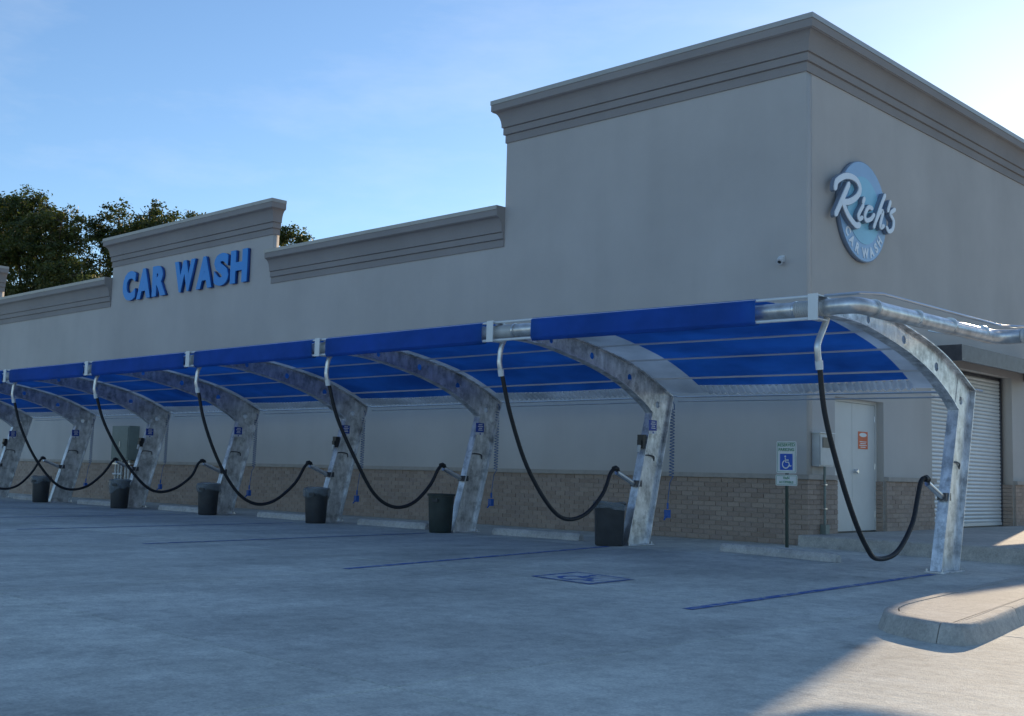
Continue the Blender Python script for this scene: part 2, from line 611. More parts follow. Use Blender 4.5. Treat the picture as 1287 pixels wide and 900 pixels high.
_IP = [(4.23, -1.2), (4.34, -2.2), (4.45, -3.2), (4.56, -4.2), (4.67, -5.2), (4.78, -6.2), (4.90, -7.2), (4.96, -7.6), (5.04, -7.88), (5.14, -8.08), (5.28, -8.24),
       (5.44, -8.35), (5.60, -8.43), (5.72, -8.475), (5.80, -8.48), (5.86, -8.44), (5.885, -8.34), (5.87, -8.15), (5.80, -7.7), (5.68, -7.0), (5.52, -6.0), (5.36, -5.0), (5.22, -4.0), (5.10, -3.0), (5.03, -2.2), (4.98, -1.2)]


def island_outline(inset):
    n = len(_IP)
    pts = []
    for i in range(n):
        a, b, c_ = Vector(_IP[i - 1]), Vector(_IP[i]), Vector(_IP[(i + 1) % n])
        d1, d2 = (b - a).normalized(), (c_ - b).normalized()
        n1, n2 = Vector((-d1.y, d1.x)), Vector((-d2.y, d2.x))
        m_ = n1 + n2
        m_ = m_ / max(.5, m_.dot(n1))
        pts.append((b.x + m_.x * inset, b.y + m_.y * inset))
    return pts


KH = .135
levels = [(-0.060, -0.18), (-.035, GZ + .004), (0.0, GZ + KH - .030), (0.010, GZ + KH - .010), (0.028, GZ + KH), (0.100, GZ + KH), (0.104, GZ + KH - .02), (0.104, -.18)]
ol = [island_outline(i) for i, _ in levels]
n_ = len(ol[0])
brk = [0, 3, 6, 13, 19, 22, n_ - 1]
for b0, b1 in zip(brk, brk[1:]):
    kb = MB()
    m_ = b1 - b0 + 1
    for (ins, z), o_ in zip(levels, ol):
        for q in range(b0, b1 + 1):
            x, y = o_[q]
            if q == b0:
                x2, y2 = o_[q + 1]; d_ = math.hypot(x2 - x, y2 - y); x += (x2 - x) / d_ * .004; y += (y2 - y) / d_ * .004
            if q == b1:
                x2, y2 = o_[q - 1]; d_ = math.hypot(x2 - x, y2 - y); x += (x2 - x) / d_ * .004; y += (y2 - y) / d_ * .004
            kb.v.append((x, y, z + (random.uniform(-.002, .002) if 0 < ins < .1 else 0)))
    for i in range(len(levels) - 1):
        for j in range(m_ - 1):
            kb.f.append((i * m_ + j, i * m_ + j + 1, (i + 1) * m_ + j + 1, (i + 1) * m_ + j))
    kb.f.append(tuple(i * m_ for i in range(len(levels))))
    kb.f.append(tuple(i * m_ + m_ - 1 for i in range(len(levels)))[::-1])
    kb.build('kerb', 'kerb_concrete', isl, smooth=True)
o_ = island_outline(0.112)
inf = MB()
inf.v = [(x, y, GZ + KH - .003) for x, y in o_] + [(x, y, GZ - .05) for x, y in o_]
inf.f = [tuple(range(n_))] + [(j, (j + 1) % n_, n_ + (j + 1) % n_, n_ + j) for j in range(n_)]
inf.build('concrete_infill', 'kerb_concrete', isl)

# painted bay lines
A_X = [3.2, -1.38, -4.98, -8.57, -12.16, -15.77, -19.4, -23.05]


def strip(name, x0, y0, x1, y1, w, label, group=None, mat='paint_blue', h=0.004):
    d = Vector((x1 - x0, y1 - y0)); L = d.length; d.normalize(); nn = Vector((-d.y, d.x)) * w / 2
    mb = MB()
    N = 24
    for i in range(N + 1):
        p = Vector((x0, y0)) + d * L * i / N
        j1, j2 = random.uniform(-.004, .004), random.uniform(-.004, .004)
        mb.v += [(p.x + nn.x * (1 + j1 * 20), p.y + nn.y, gz(p.x) + h), (p.x - nn.x * (1 + j2 * 20), p.y - nn.y, gz(p.x) + h)]
    for i in range(N):
        mb.f.append((2 * i, 2 * i + 1, 2 * i + 3, 2 * i + 2))
    o = mb.build(name, mat)
    return tag(o, label, 'painted line', group)


strip('painted_line', 3.63, -8.37, 3.28, -3.0, 0.10, 'blue painted bay line running from the arch beside the kerb island')
strip('painted_line', -0.20, -8.75, -1.3, -3.2, 0.10, 'blue painted bay line between the accessible stall and the next stall')
ORD = ['first', 'second', 'third', 'fourth', 'fifth', 'sixth', 'seventh', 'eighth']
for i in range(2, 7):
    strip('painted_line', A_X[i] + .6, -8.6, A_X[i] + .06, -3.3, 0.08, 'faded blue painted bay line running out from the %s arch counted from the kerb island' % ORD[i], 'faded bay lines')


def isa(mb, w, d, mapf):
    """wheelchair symbol in the unit square"""
    mb2 = mb
    head = circ(.42, .88, .075, 14)
    mb2.add([mapf(x, y, 0) for x, y in head] + [mapf(x, y, d) for x, y in head],
            [tuple(range(14))[::-1], tuple(range(14, 28))] + [(i, (i + 1) % 14, 14 + (i + 1) % 14, 14 + i) for i in range(14)])
    stroke_mb(mb2, [(.43, .74), (.46, .48), (.70, .48), (.80, .20), (.90, .23)], w, d, mapf, False)
    stroke_mb(mb2, [(.45, .63), (.68, .63)], w * .9, d * .98, mapf, False)
    arc = [(.46 + .27 * math.cos(R(a)), .33 + .27 * math.sin(R(a))) for a in range(115, 341, 15)]
    stroke_mb(mb2, arc, w, d * .96, mapf, False)


gs = thing('accessible_ground_mark', 'faded blue square with wheelchair symbol painted on the concrete stall', 'ground marking', (1.58, -7.2, 0))


def gmap(u, v, w):
    x = (u - .5) * .80 + .08 * (.5 - v)
    y = (v - .5) * .80 + .06 * (.5 - u)
    return (x, y, gz(x + 1.58) + w)


fm = MB()
for ins, wd in ((0.0, .055),):
    for q in ([(0, 0), (1, 0)], [(1, 0), (1, 1)], [(1, 1), (0, 1)], [(0, 1), (0, 0)]):
        (a, b), (c_, d_) = q
        sx, sy = (c_ - a), (d_ - b)
        nx, ny = -sy * wd, sx * wd
        a2, b2, c2, d2 = a, b, c_, d_
        fm.add([gmap(a2, b2, .005), gmap(c2 - sx * wd, d2 - sy * wd, .005), gmap(c2 - sx * wd + nx, d2 - sy * wd + ny, .005), gmap(a2 + nx, b2 + ny, .005)], [(0, 1, 2, 3)])
fm.build('painted_frame', 'paint_blue', gs)
wm = MB()
wm.add([gmap(.07, .07, .0045), gmap(.93, .07, .0045), gmap(.93, .93, .0045), gmap(.07, .93, .0045)], [(0, 1, 2, 3)])
wm.build('painted_field', 'paint_white', gs)
sm = MB()
isa(sm, .10, .001, lambda u, v, w: gmap(.12 + u * .76, .12 + v * .76, .0065 + w))
sm.build('wheelchair_symbol', 'paint_blue', gs)

# ------------------------------------------------------------------ building
L_, H1, H2, PJ = 6.54, 7.44, 8.278, 0.235
XS, XL, XP = -14.289, -22.074, -29.72
HM, HMB, HS, HSB, HL, HLB = 6.166, 5.383, 7.407, 6.585, 6.287, 5.45
YB, XE, TW = 9.62, -40.0, 0.18
bld = thing('car_wash_building', 'tan stucco car wash building with brick base, stepped parapets and tall corner tower', 'building')


def wall_box(x0, x1, y0, y1, z0, z1, name='wall', mat='stucco', parent=None):
    return MB().box(x0, x1, y0, y1, z0, z1).build(name, mat, parent or bld)


front = [(XE, -.15), (0, -.15), (0, H2 - .05), (-L_, H2 - .05), (-L_, HM - .05), (XS, HM - .05), (XS, HS - .05), (XL, HS - .05), (XL, HL - .05), (XP, HL - .05), (XP, HS - .05), (XE, HS - .05)]
obj('wall', flat_mesh('wall', [front], TW, lambda u, v, w: Vector((u, w, v))), 'stucco', bld)
# side wall with openings
D0, D1, DT = 0.90, 2.60, 2.34
G0, G1, GT = 4.52, 8.42, 3.20
side = [(TW, -.15), (D0, -.15), (D0, DT), (D1, DT), (D1, -.15), (G0, -.15), (G0, GT), (G1, GT), (G1, -.15), (YB, -.15), (YB, H2 - .05), (TW, H2 - .05)]
obj('wall', flat_mesh('wall', [side], .30, lambda u, v, w: Vector((-w, u, v))), 'stucco', bld)
wall_box(-L_, -L_ + .2, TW, YB - .2, 4.9, H2 - .05)
wall_box(-L_, -.3, YB - .2, YB, -.15, H2 - .05)
wall_box(XE, -L_, YB - .2, YB, -.15, HM - .05)
wall_box(XE, XE + .2, TW, YB - .2, -.15, HM - .05)
wall_box(-L_ + .2, -.3, TW, YB - .2, 7.2, 7.4, 'roof', 'roofing')
wall_box(XE + .2, -L_, TW, YB - .2, 5.0, 5.2, 'roof', 'roofing')
wall_box(-2.5, -2.3, TW, YB - .2, -.1, 4, 'inner_wall', 'stucco')
# unseen screen wall added behind the tower, its open portal shaping sun and shade
wall_box(-.25, 0, YB, 21, 3.44, 5.0)
wall_box(-.25, 0, 20.2, 21, -.15, 3.44, 'unseen_pier')
# panels have thin free-standing walls: give the sign panel its side returns by geometry of the front sheet


def cornice(path, z0, z1, closed=False, name='cornice', p=PJ):
    """sweep the moulding along an xy path (outward = right of travel)"""
    h = z1 - z0
    pf = [(0.0, 0.0), (0.10, 0.0), (0.10, 0.175), (0.075, 0.185), (0.24, 0.195), (0.24, 0.345), (0.20, 0.355), (0.35, 0.365)]
    for i in range(1, 9):
        t = i / 8
        a = t * math.pi / 2
        pf.append((0.35 + 0.57 * (1 - math.cos(a)), 0.365 + 0.36 * math.sin(a)))
    pf += [(0.92, 0.735), (1.0, 0.745), (1.0, 0.965), (0.0, 0.965)]
    n = len(path)
    pts = [Vector(q) for q in path]
    mit = []
    for i in range(n):
        ds = []
        if closed or i > 0: ds.append((pts[i] - pts[i - 1]).normalized())
        if closed or i < n - 1: ds.append((pts[(i + 1) % n] - pts[i]).normalized())
        ns = [Vector((d.y, -d.x)) for d in ds]
        if len(ns) == 2:
            m_ = (ns[0] + ns[1])
            m_ = m_ / max(1e-6, m_.dot(ns[0]))
        else:
            m_ = ns[0]
        mit.append(m_)
    mb = MB()
    k_ = len(pf)
    for q, m_ in zip(pts, mit):
        for o, z in pf:
            mb.v.append((q.x + m_.x * o * p - m_.x * (.01 if o == 0 else 0), q.y + m_.y * o * p - m_.y * (.01 if o == 0 else 0), z0 + z * h))
    for i in range(n if closed else n - 1):
        i2 = (i + 1) % n
        for j in range(k_ - 1):
            mb.f.append((i * k_ + j, i2 * k_ + j, i2 * k_ + j + 1, i * k_ + j + 1))
    if not closed:
        mb.f.append(tuple(range(k_))); mb.f.append(tuple((n - 1) * k_ + j for j in range(k_))[::-1])
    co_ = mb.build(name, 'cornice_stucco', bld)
    # metal coping lip
    cm = MB()
    pc = [(-0.05, 0.955), (1.035, 0.955), (1.035, 1.0), (-TW / p - .02, 1.0)]
    pc = [(1.0, 0.9), (1.05, 0.9), (1.05, 1.0), (-TW / p - .06, 1.004), (-TW / p - .06, .97), (1.0, .966)]
    k2 = len(pc)
    for q, m_ in zip(pts, mit):
        for o, z in pc:
            cm.v.append((q.x + m_.x * o * p, q.y + m_.y * o * p, z0 + z * h))
    for i in range(n if closed else n - 1):
        i2 = (i + 1) % n
        for j in range(k2):
            cm.f.append((i * k2 + j, i2 * k2 + j, i2 * k2 + (j + 1) % k2, i * k2 + (j + 1) % k2))
    if not closed:
        cm.f.append(tuple(range(k2))); cm.f.append(tuple((n - 1) * k2 + j for j in range(k2))[::-1])
    cm.build('coping', 'coping_metal', co_)
    return co_


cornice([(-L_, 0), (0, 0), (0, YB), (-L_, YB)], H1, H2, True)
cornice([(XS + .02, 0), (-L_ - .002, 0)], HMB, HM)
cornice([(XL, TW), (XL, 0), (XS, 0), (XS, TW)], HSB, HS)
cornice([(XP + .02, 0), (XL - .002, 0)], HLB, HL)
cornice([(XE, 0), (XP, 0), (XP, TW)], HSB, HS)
cornice([(0, YB + .002), (0, 21)], 4.3, 5.06)  # tops the unseen screen wall, completing its shadow edge

# brick base: recessed mortar backing, bricks proud, stone cap
BH, BP = 0.0666, 0.0765
NC = 13
OUT = 0.05
BT = 1.005


def backing(x0, x1, y0, y1):
    return MB().box(x0, x1, y0, y1, -.14, BT).build('mortar_backing', 'mortar', bld)


backing(XE, 0.038, -0.038, -0.001)
brick_meshes = {}


def brick_mesh(l, d):
    key = (round(l, 3), round(d, 3))
    if key not in brick_meshes:
        mb = MB()
        b = .004
        x, y, z = l / 2, d / 2, BH / 2
        # front bevelled box (bevel on every long edge kept cheap)
        vs = []
        for zz, i1 in ((-z, b), (-z + b, 0), (z - b, 0), (z, b)):
            vs += [(-x + i1, -y + i1, zz), (x - i1, -y + i1, zz), (x - i1, y, zz), (-x + i1, y, zz)]
        fs = [(3, 2, 1, 0), (12, 13, 14, 15)]
        for i in range(3):
            for j in range(4):
                fs.append((4 * i + j, 4 * i + (j + 1) % 4, 4 * i + 4 + (j + 1) % 4, 4 * i + 4 + j))
        mb.add(vs, fs)
        m = mb.mesh('brick'); m.materials.append(MATS['brick'])
        brick_meshes[key] = m
    return brick_meshes[key]


FULL, JT = 0.212, 0.0095
specs = []  # (x, y, z, length, depth, rot)
for c_ in range(NC):
    z = 0.012 + BP * c_ + BH / 2
    # front wall, running left from the corner
    x = OUT
    first = True
    while x > -36:
        l = FULL if not (first and c_ % 2) else FULL / 2 - JT / 2
        first = False
        specs.append((x - l / 2, -OUT + .03, z, l, .06, 0))
        x -= l + JT
    # side wall segments
    for (y0, y1) in ((0.012, D0 - .004), (D1 + .004, G0 - .004), (G1 + .004, YB)):
        if c_ < 2: continue
        y = y0
        first = True
        while y < y1 - .03:
            l = FULL if not (first and (c_ + 1) % 2) else FULL / 2 - JT / 2
            first = False
            l = min(l, y1 - y)
            specs.append((OUT - .03, y + l / 2, z, l, .06, 1))
            y += l + JT
    # far jambs of the two openings, brick facing the camera side
    if c_ >= 2:
        specs.append((OUT - .06 - .15 / 2 - .004, D1 - .03 + .027, z, .15, .06, 2))
        specs.append((OUT - .06 - .22 / 2 - .004, G1 - .03 + .027, z, .22, .06, 2))
for (y0, y1) in ((0.004, D0), (D1, G0), (G1, YB)):
    backing(.001, .038, y0, y1)
camp = Vector((9.067, -16.21, .98))
specs.sort(key=lambda s: (Vector((s[0], s[1], s[2])) - camp).length / (1.0 if s[5] != 1 else 0.93))
rest = MB()
for i, (x, y, z, l, d, rt) in enumerate(specs):
    dx = random.uniform(-.003, .003)
    rz = {0: 0, 1: math.pi / 2, 2: 0}[rt]
    if i < 300:
        o = obj('brick', brick_mesh(l, d), None, bld, (x, y + (dx if rt != 1 else 0), z))
        if rt == 1: o.location.x = x + dx
        o.rotation_euler.z = rz
    else:
        if rt == 1: rest.box(x - d / 2 + dx, x + d / 2 + dx, y - l / 2, y + l / 2, z - BH / 2, z + BH / 2)
        else: rest.box(x - l / 2, x + l / 2, y - d / 2 + dx, y + d / 2 + dx, z - BH / 2, z + BH / 2)
ro = rest.build('brickwork', 'brick', bld)
ro['kind'] = 'stuff'
# stone cap course
for (x0, x1, y0, y1) in ((XE, 0.085, -0.085, -.001), (.001, .085, .0, D0), (.001, .085, D1, G0), (.001, .085, G1, YB)):
    mb = MB()
    mb.box(x0, x1, y0, y1, BT + .002, BT + .075)
    mb.build('sill', 'sill_stone', bld)

# double door
dr = MB().box(-.20, -.13, D0, D0 + .045, .17, DT).box(-.20, -.13, D1 - .045, D1, .17, DT).box(-.20, -.13, D0 + .045, D1 - .045, DT - .05, DT)
frame = dr.build('door_frame', 'door_paint', bld)
ym = (D0 + D1) / 2
for (y0, y1) in ((D0 + .049, ym - .004), (ym + .004, D1 - .049)):
    dl = MB().box(-.19, -.145, y0, y1, .185, DT - .055).build('door', 'door_paint', bld)
    for hz in (.45, 1.25, 2.05):
        yy = y0 if y0 < 1.3 else y1
        MB().tube([(-.140, yy, hz - .05), (-.140, yy, hz + .05)], .009, 8).build('hinge', 'aluminium', dl)
hd = MB().tube([(-.145, ym + .10, 1.16), (-.105, ym + .10, 1.16)], .032, 14).tube([(-.10, ym + .10, 1.16), (-.085, ym + .10, 1.16)], [.040, .030], 14)
hd.build('door_knob', 'aluminium', bld)
MB().box(-.145, -.125, D0 + .045, D1 - .045, .172, .184).build('threshold', 'dark_metal', bld)
MB().box(-.40, -.21, D0 - .05, D1 + .05, -.1, 2.5).build('lining', 'stucco', bld)

# roller shutter
XR = -.235
sl = MB()
ns_ = 6
SLH = 0.0745
pf = [(XR - .012, 0), (XR, .012), (XR + .006, .030), (XR + .002, .052), (XR - .012, .068)]
for (xx, zz) in pf:
    sl.v += [(xx, 0, zz), (xx, G1 - G0 - .10, zz)]
for i in range(len(pf) - 1):
    sl.f.append((2 * i, 2 * i + 1, 2 * i + 3, 2 * i + 2))
slm = sl.mesh('slat', True)
shut = MB().box(-.30, XR - .013, G0, G1, .17, GT).build('roller_door', 'dark_metal', bld)
ns2 = int((GT - .24) / SLH)
for i in range(ns2):
    obj('slat', slm, 'slat_paint', shut, (0, G0 + .05, .24 + i * SLH))
MB().box(XR - .012, XR + .012, G0 + .05, G1 - .05, .178, .238).build('bottom_bar', 'slat_paint', shut)
for y0 in (G0 + .002, G1 - .05):
    MB().box(XR - .012, XR + .03, y0, y0 + .045, .175, GT - .003).build('guide_rail', 'dark_metal', shut)
MB().box(-.5, -.30, G0 - .1, G1 + .1, -.1, 3.5).build('lining', 'stucco', bld)

# flat awning over the shutter
aw = MB().box(.004, .62, 4.35, 9.1, 3.40, 3.44).build('awning', 'dark_metal', bld)
MB().box(.62, .66, 4.31, 9.14, 3.18, 3.47).build('fascia', 'dark_metal', aw)
MB().box(.004, .62, 4.31, 4.35, 3.18, 3.47).build('fascia', 'dark_metal', aw)
MB().box(.004, .62, 9.1, 9.14, 3.18, 3.47).build('fascia', 'dark_metal', aw)

# ------------------------------------------------------------------ wall things
# electric meter cabinet by the door
mt = thing('meter_cabinet', 'grey electric meter cabinet with conduit on the side wall beside the double door', 'meter box', (0, 0, 0))
MB().box(.003, .125, .16, .60, 1.21, 1.72).build('cabinet', 'grey_box', mt)
MB().box(.127, .14, .18, .58, 1.23, 1.70).build('cabinet_door', 'grey_box', mt)
MB().box(.141, .149, .24, .52, 1.50, 1.66).build('meter_window', 'dark_glass', mt)
MB().box(.003, .16, .14, .62, 1.722, 1.735).build('rain_hood', 'white_metal', mt)
MB().tube([(.10, .38, 1.21), (.10, .38, .30)], .020, 10).build('conduit', 'green_box', mt)
MB().box(.052, .15, .32, .44, .172, .32).build('junction_box', 'green_box', mt)
for zz in (.55, .92):
    MB().box(.052, .13, .35, .41, zz, zz + .02).build('conduit_strap', 'aluminium', mt)

sg = thing('warning_sign', 'orange and white warning sign fixed to the double door', 'sign', (-.144, 2.13, 1.68))
MB().box(0, .004, -.17, .17, -.145, .145).build('plate', 'sign_orange', sg)
ov = flat_mesh('header_oval', [circ(0, .09, .13, 20, .035)], .002, lambda u, v, w: Vector((.0045 + w, u, v)))
obj('header_oval', ov, 'sign_white', sg)
for i, w in enumerate((.12, .10, .13, .09)):
    MB().box(.0045, .0055, -w, w, -.03 - i * .030, -.018 - i * .030).build('print_line', 'sign_white', sg)

wc = thing('security_camera', 'small white security camera high on the tower wall', 'camera', (-.42, 0, 4.47))
MB().box(-.045, .045, -.03, -.001, -.05, .05).build('mount', 'white_metal', wc)
MB().tube([(0, -.03, .0), (.0, -.075, -.01)], .018, 8).build('arm', 'white_metal', wc)
MB().tube([(.0, -.05, -.0), (0.02, -.13, -.07)], [.05, .052], 14).build('housing', 'white_metal', wc)
MB().tube([(0.0205, -.1305, -.0705), (.021, -.134, -.074)], .028, 14).build('lens', 'dark_glass', wc)

# electric cabinet far along the front wall
eb = thing('switch_cabinet', 'tall green grey electrical cabinet with pipes on the front wall', 'electrical cabinet', (-20.55, 0, 0))
MB().box(-.46, .46, -.30, -.003, 1.10, 2.02).build('cabinet', 'green_box', eb)
MB().box(-.42, .42, -.315, -.302, 1.14, 1.98).build('cabinet_door', 'green_box', eb)
MB().box(.0, .03, -.33, -.316, 1.45, 1.60).build('handle', 'aluminium', eb)
for i, xx in enumerate((-.34, -.18, -.02, .2, .36)):
    MB().tube([(xx, -.2, 1.10), (xx, -.2, 0.002)], .035, 10).build('pipe', 'grey_box', eb)
for xx in (-.26, .0):
    MB().tube([(xx - .1, -.26, .72), (xx + .1, -.26, .72)], .03, 10).build('valve', 'white_metal', eb)
MB().box(-.5, .5, -.24, -.10, .98, 1.02).build('strut', 'aluminium', eb)

# CAR WASH letters
for word, letters in (('CAR', 'CAR'), ('WASH', 'WASH')):
    pass
ls = thing('car_wash_lettering', 'big blue raised letters reading CAR WASH on the stepped parapet', 'sign', (-18.2, 0, 0))
widths = {'C': .82, 'A': .86, 'R': .84, 'W': 1.14, 'S': .78, 'H': .86, ' ': .34}
body = 'CAR WASH'
tot = sum(widths[c_] for c_ in body)
SCL = 6.18 / tot
x = -21.32 + 18.2
for ch in body:
    w = widths[ch] * SCL
    if ch != ' ':
        cx = x + w / 2
        face_m = text_mesh('letter', ch, 1.04, .018, lambda u, v, w_: Vector((u, -.100 + w_, v + 5.51)), .060, .98)
        vs_ = [v.co.x for v in face_m.vertices]
        mid = (min(vs_) + max(vs_)) / 2
        hw = (max(vs_) - min(vs_))
        sc_ = (w - .09) / hw
        zs_ = [v.co.z for v in face_m.vertices]
        z0_, z1_ = min(zs_), max(zs_)
        for v in face_m.vertices:
            v.co.x = (v.co.x - mid) * sc_ + cx
            v.co.z = 5.515 + (v.co.z - z0_) / (z1_ - z0_) * .83
        lo = obj('letter', face_m, 'letter_blue', ls)
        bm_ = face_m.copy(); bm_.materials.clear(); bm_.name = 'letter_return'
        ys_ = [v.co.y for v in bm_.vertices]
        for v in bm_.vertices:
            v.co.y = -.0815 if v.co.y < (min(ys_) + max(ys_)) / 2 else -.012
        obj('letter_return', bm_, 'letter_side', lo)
    x += w

# round logo on the side wall
lg = thing('round_logo_sign', "round blue logo sign reading Rich's CAR WASH on the tower side wall", 'sign', (0, 1.755, 5.48))


def ymap(off):
    return lambda u, v, w: Vector((off + w, u, v))


obj('disc_rim', flat_mesh('disc_rim', [circ(0, 0, .85, 56)], .07, ymap(.004)), 'logo_rim', lg)
obj('disc_ring', flat_mesh('disc_ring', [circ(0, 0, .835, 56)], .008, ymap(.0745)), 'logo_ring', lg)
obj('disc_face', flat_mesh('disc_face', [circ(0, 0.02, .57, 48)], .006, ymap(.0826)), 'logo_disc', lg)
STK = [[(1.08, 5.80), (0.88, 5.54), (0.65, 5.24)],
       [(0.63, 5.66), (0.70, 5.79), (1.01, 5.93), (1.33, 5.93), (1.47, 5.81), (1.37, 5.66), (1.10, 5.52), (0.85, 5.47)],
       [(0.87, 5.47), (1.05, 5.29), (1.30, 5.17), (1.43, 5.19)],
       [(1.57, 5.54), (1.41, 5.36), (1.43, 5.29), (1.53, 5.33)], [(1.61, 5.66), (1.57, 5.60)],
       [(1.88, 5.55), (1.75, 5.54), (1.63, 5.40), (1.67, 5.31), (1.84, 5.36), (1.95, 5.45)],
       [(2.36, 5.86), (2.18, 5.61), (1.95, 5.25)],
       [(2.01, 5.35), (2.16, 5.53), (2.28, 5.56), (2.19, 5.36), (2.20, 5.28), (2.30, 5.32)],
       [(2.56, 5.78), (2.47, 5.62)],
       [(2.72, 5.68), (2.56, 5.58), (2.68, 5.47), (2.64, 5.33), (2.50, 5.26), (2.42, 5.31)]]
for s_i, s_ in enumerate(STK):
    pts = [(a - 1.755, b - 5.48) for a, b in s_]
    ww = .098 if s_i < 3 else .072
    mb = MB(); stroke_mb(mb, pts, ww, .016, ymap(.152 + .0012 * s_i))
    so = mb.build('script_stroke', 'logo_white', lg)
    mb = MB(); stroke_mb(mb, pts, ww + .022, .060, ymap(.0900 + .001 * (s_i % 2)))
    mb.build('script_return', 'logo_rim', so)
for ch, a in zip('CARWASH', (216, 232, 249, 273, 292, 308, 323)):
    aa = R(a)
    rr_ = .705
    ca, sa = math.cos(aa + math.pi / 2), math.sin(aa + math.pi / 2)
    cx, cz = rr_ * math.cos(aa), rr_ * math.sin(aa)
    m = text_mesh('rim_letter', ch, .225, .008, lambda u, v, w: Vector((.0832 + w, cx + u * ca - v * sa, cz + u * sa + v * ca)), .010, .9)
    obj('rim_letter', m, 'logo_white', lg)

# ------------------------------------------------------------------ accessible parking sign
ps = thing('accessible_parking_sign', 'reserved accessible parking sign on a thin post in front of the corner', 'sign', (.08, -.72, 0))
pz = gz(.08)
MB().box(-.022, .022, -.012, .012, pz - .1, 1.50).build('post', 'sign_post', ps)


def plate(z0, z1, hw, rad, name):
    lp = []
    for (sx, sz, a0) in ((1, 1, 0), (-1, 1, 90), (-1, -1, 180), (1, -1, 270)):
        cx, cz = sx * (hw - rad), (z1 - rad if sz > 0 else z0 + rad)
        for a in range(0, 91, 30):
            lp.append((cx + rad * math.cos(R(a0 + a)), cz + rad * math.sin(R(a0 + a))))
    return obj(name, flat_mesh(name, [lp], .004, lambda u, v, w: Vector((u, -.018 + w, v))), 'sign_white', ps)


fm_ = lambda z: (lambda u, v, w: Vector((u, -.0215 + w, v + z)))
p1 = plate(1.09, 1.56, .165, .02, 'sign_plate')
obj('lettering', text_mesh('lettering', 'RESERVED', .066, .002, fm_(1.505), .001, .95), 'sign_green', p1)
obj('lettering', text_mesh('lettering', 'PARKING', .066, .002, fm_(1.435), .001, .95), 'sign_green', p1)
MB().box(-.105, .105, -.0215, -.0185, 1.135, 1.375).build('symbol_field', 'sign_blue', p1)
mb = MB(); isa(mb, .085, .001, lambda u, v, w: (-.10 + u * .2, -.0235 + w, 1.15 + v * .21))
mb.build('wheelchair_symbol', 'sign_white', p1)
brd = [[(-.150, 1.105), (.150, 1.105), (.150, 1.545), (-.150, 1.545)], [(-.145, 1.11), (-.145, 1.54), (.145, 1.54), (.145, 1.11)]]
obj('border', flat_mesh('border', brd, .001, lambda u, v, w: Vector((u, -.0195 + w, v))), 'sign_green', p1)
p2 = plate(.905, 1.065, .18, .02, 'sign_plate')
obj('lettering', text_mesh('lettering', 'VAN', .055, .002, fm_(1.018), .001, .95), 'sign_green', p2)
obj('lettering', text_mesh('lettering', 'ACCESSIBLE', .05, .002, fm_(.955), .0006, .9), 'sign_green', p2)
brd = [[(-.168, .917), (.168, .917), (.168, 1.053), (-.168, 1.053)], [(-.163, .922), (-.163, 1.048), (.163, 1.048), (.163, .922)]]
obj('border', flat_mesh('border', brd, .001, lambda u, v, w: Vector((u, -.0195 + w, v))), 'sign_green', p2)
for zz in (1.115, 1.535, .935, 1.035):
    MB().tube([(0, -.018, zz), (0, -.0235, zz)], .008, 8).build('bolt', 'aluminium', ps)

# ------------------------------------------------------------------ vacuum arches
UP = [(-5.42, 2.885), (-4.80, 2.90), (-4.14, 2.875), (-3.52, 2.79), (-2.81, 2.645), (-2.26, 2.465), (-1.66, 2.20)]
LO = [(-5.42, 2.74), (-4.80, 2.735), (-4.31, 2.68), (-3.52, 2.525), (-2.88, 2.33), (-2.40, 2.10), (-2.16, 1.94)]
UPs = [(p.x, p.y) for p in catmull([(a, b, 0) for a, b in UP], 5)]
LOs = [(p.x, p.y) for p in catmull([(a, b, 0) for a, b in LO], 5)]
FB, BB = -2.72, -2.23   # leg front and back at the base
HOLES = [(-4.40, 2.79, .042), (-3.53, 2.66, .05), (-2.66, 2.42, .055), (-1.98, 2.06, .05)]
web_loop = UPs + [(BB, .012)] + [(FB, .012)] + LOs[::-1]
web_mesh = flat_mesh('web', [web_loop] + [circ(a, b, r_, 18)[::-1] for a, b, r_ in HOLES], .016, lambda u, v, w: Vector((w - .008, u, v)))
HWF = .068

ft = (-2.035, 2.372)
leg_plate_mesh = flat_mesh('leg_plate', [[(LO[-1][0], LO[-1][1]), ft, (UP[-1][0], UP[-1][1] - .01), (BB, .016), (FB, .016)]] + [circ(*HOLES[-1][:2], HOLES[-1][2] + .002, 18)[::-1]], .026, lambda u, v, w: Vector((w - .013, u, v)))


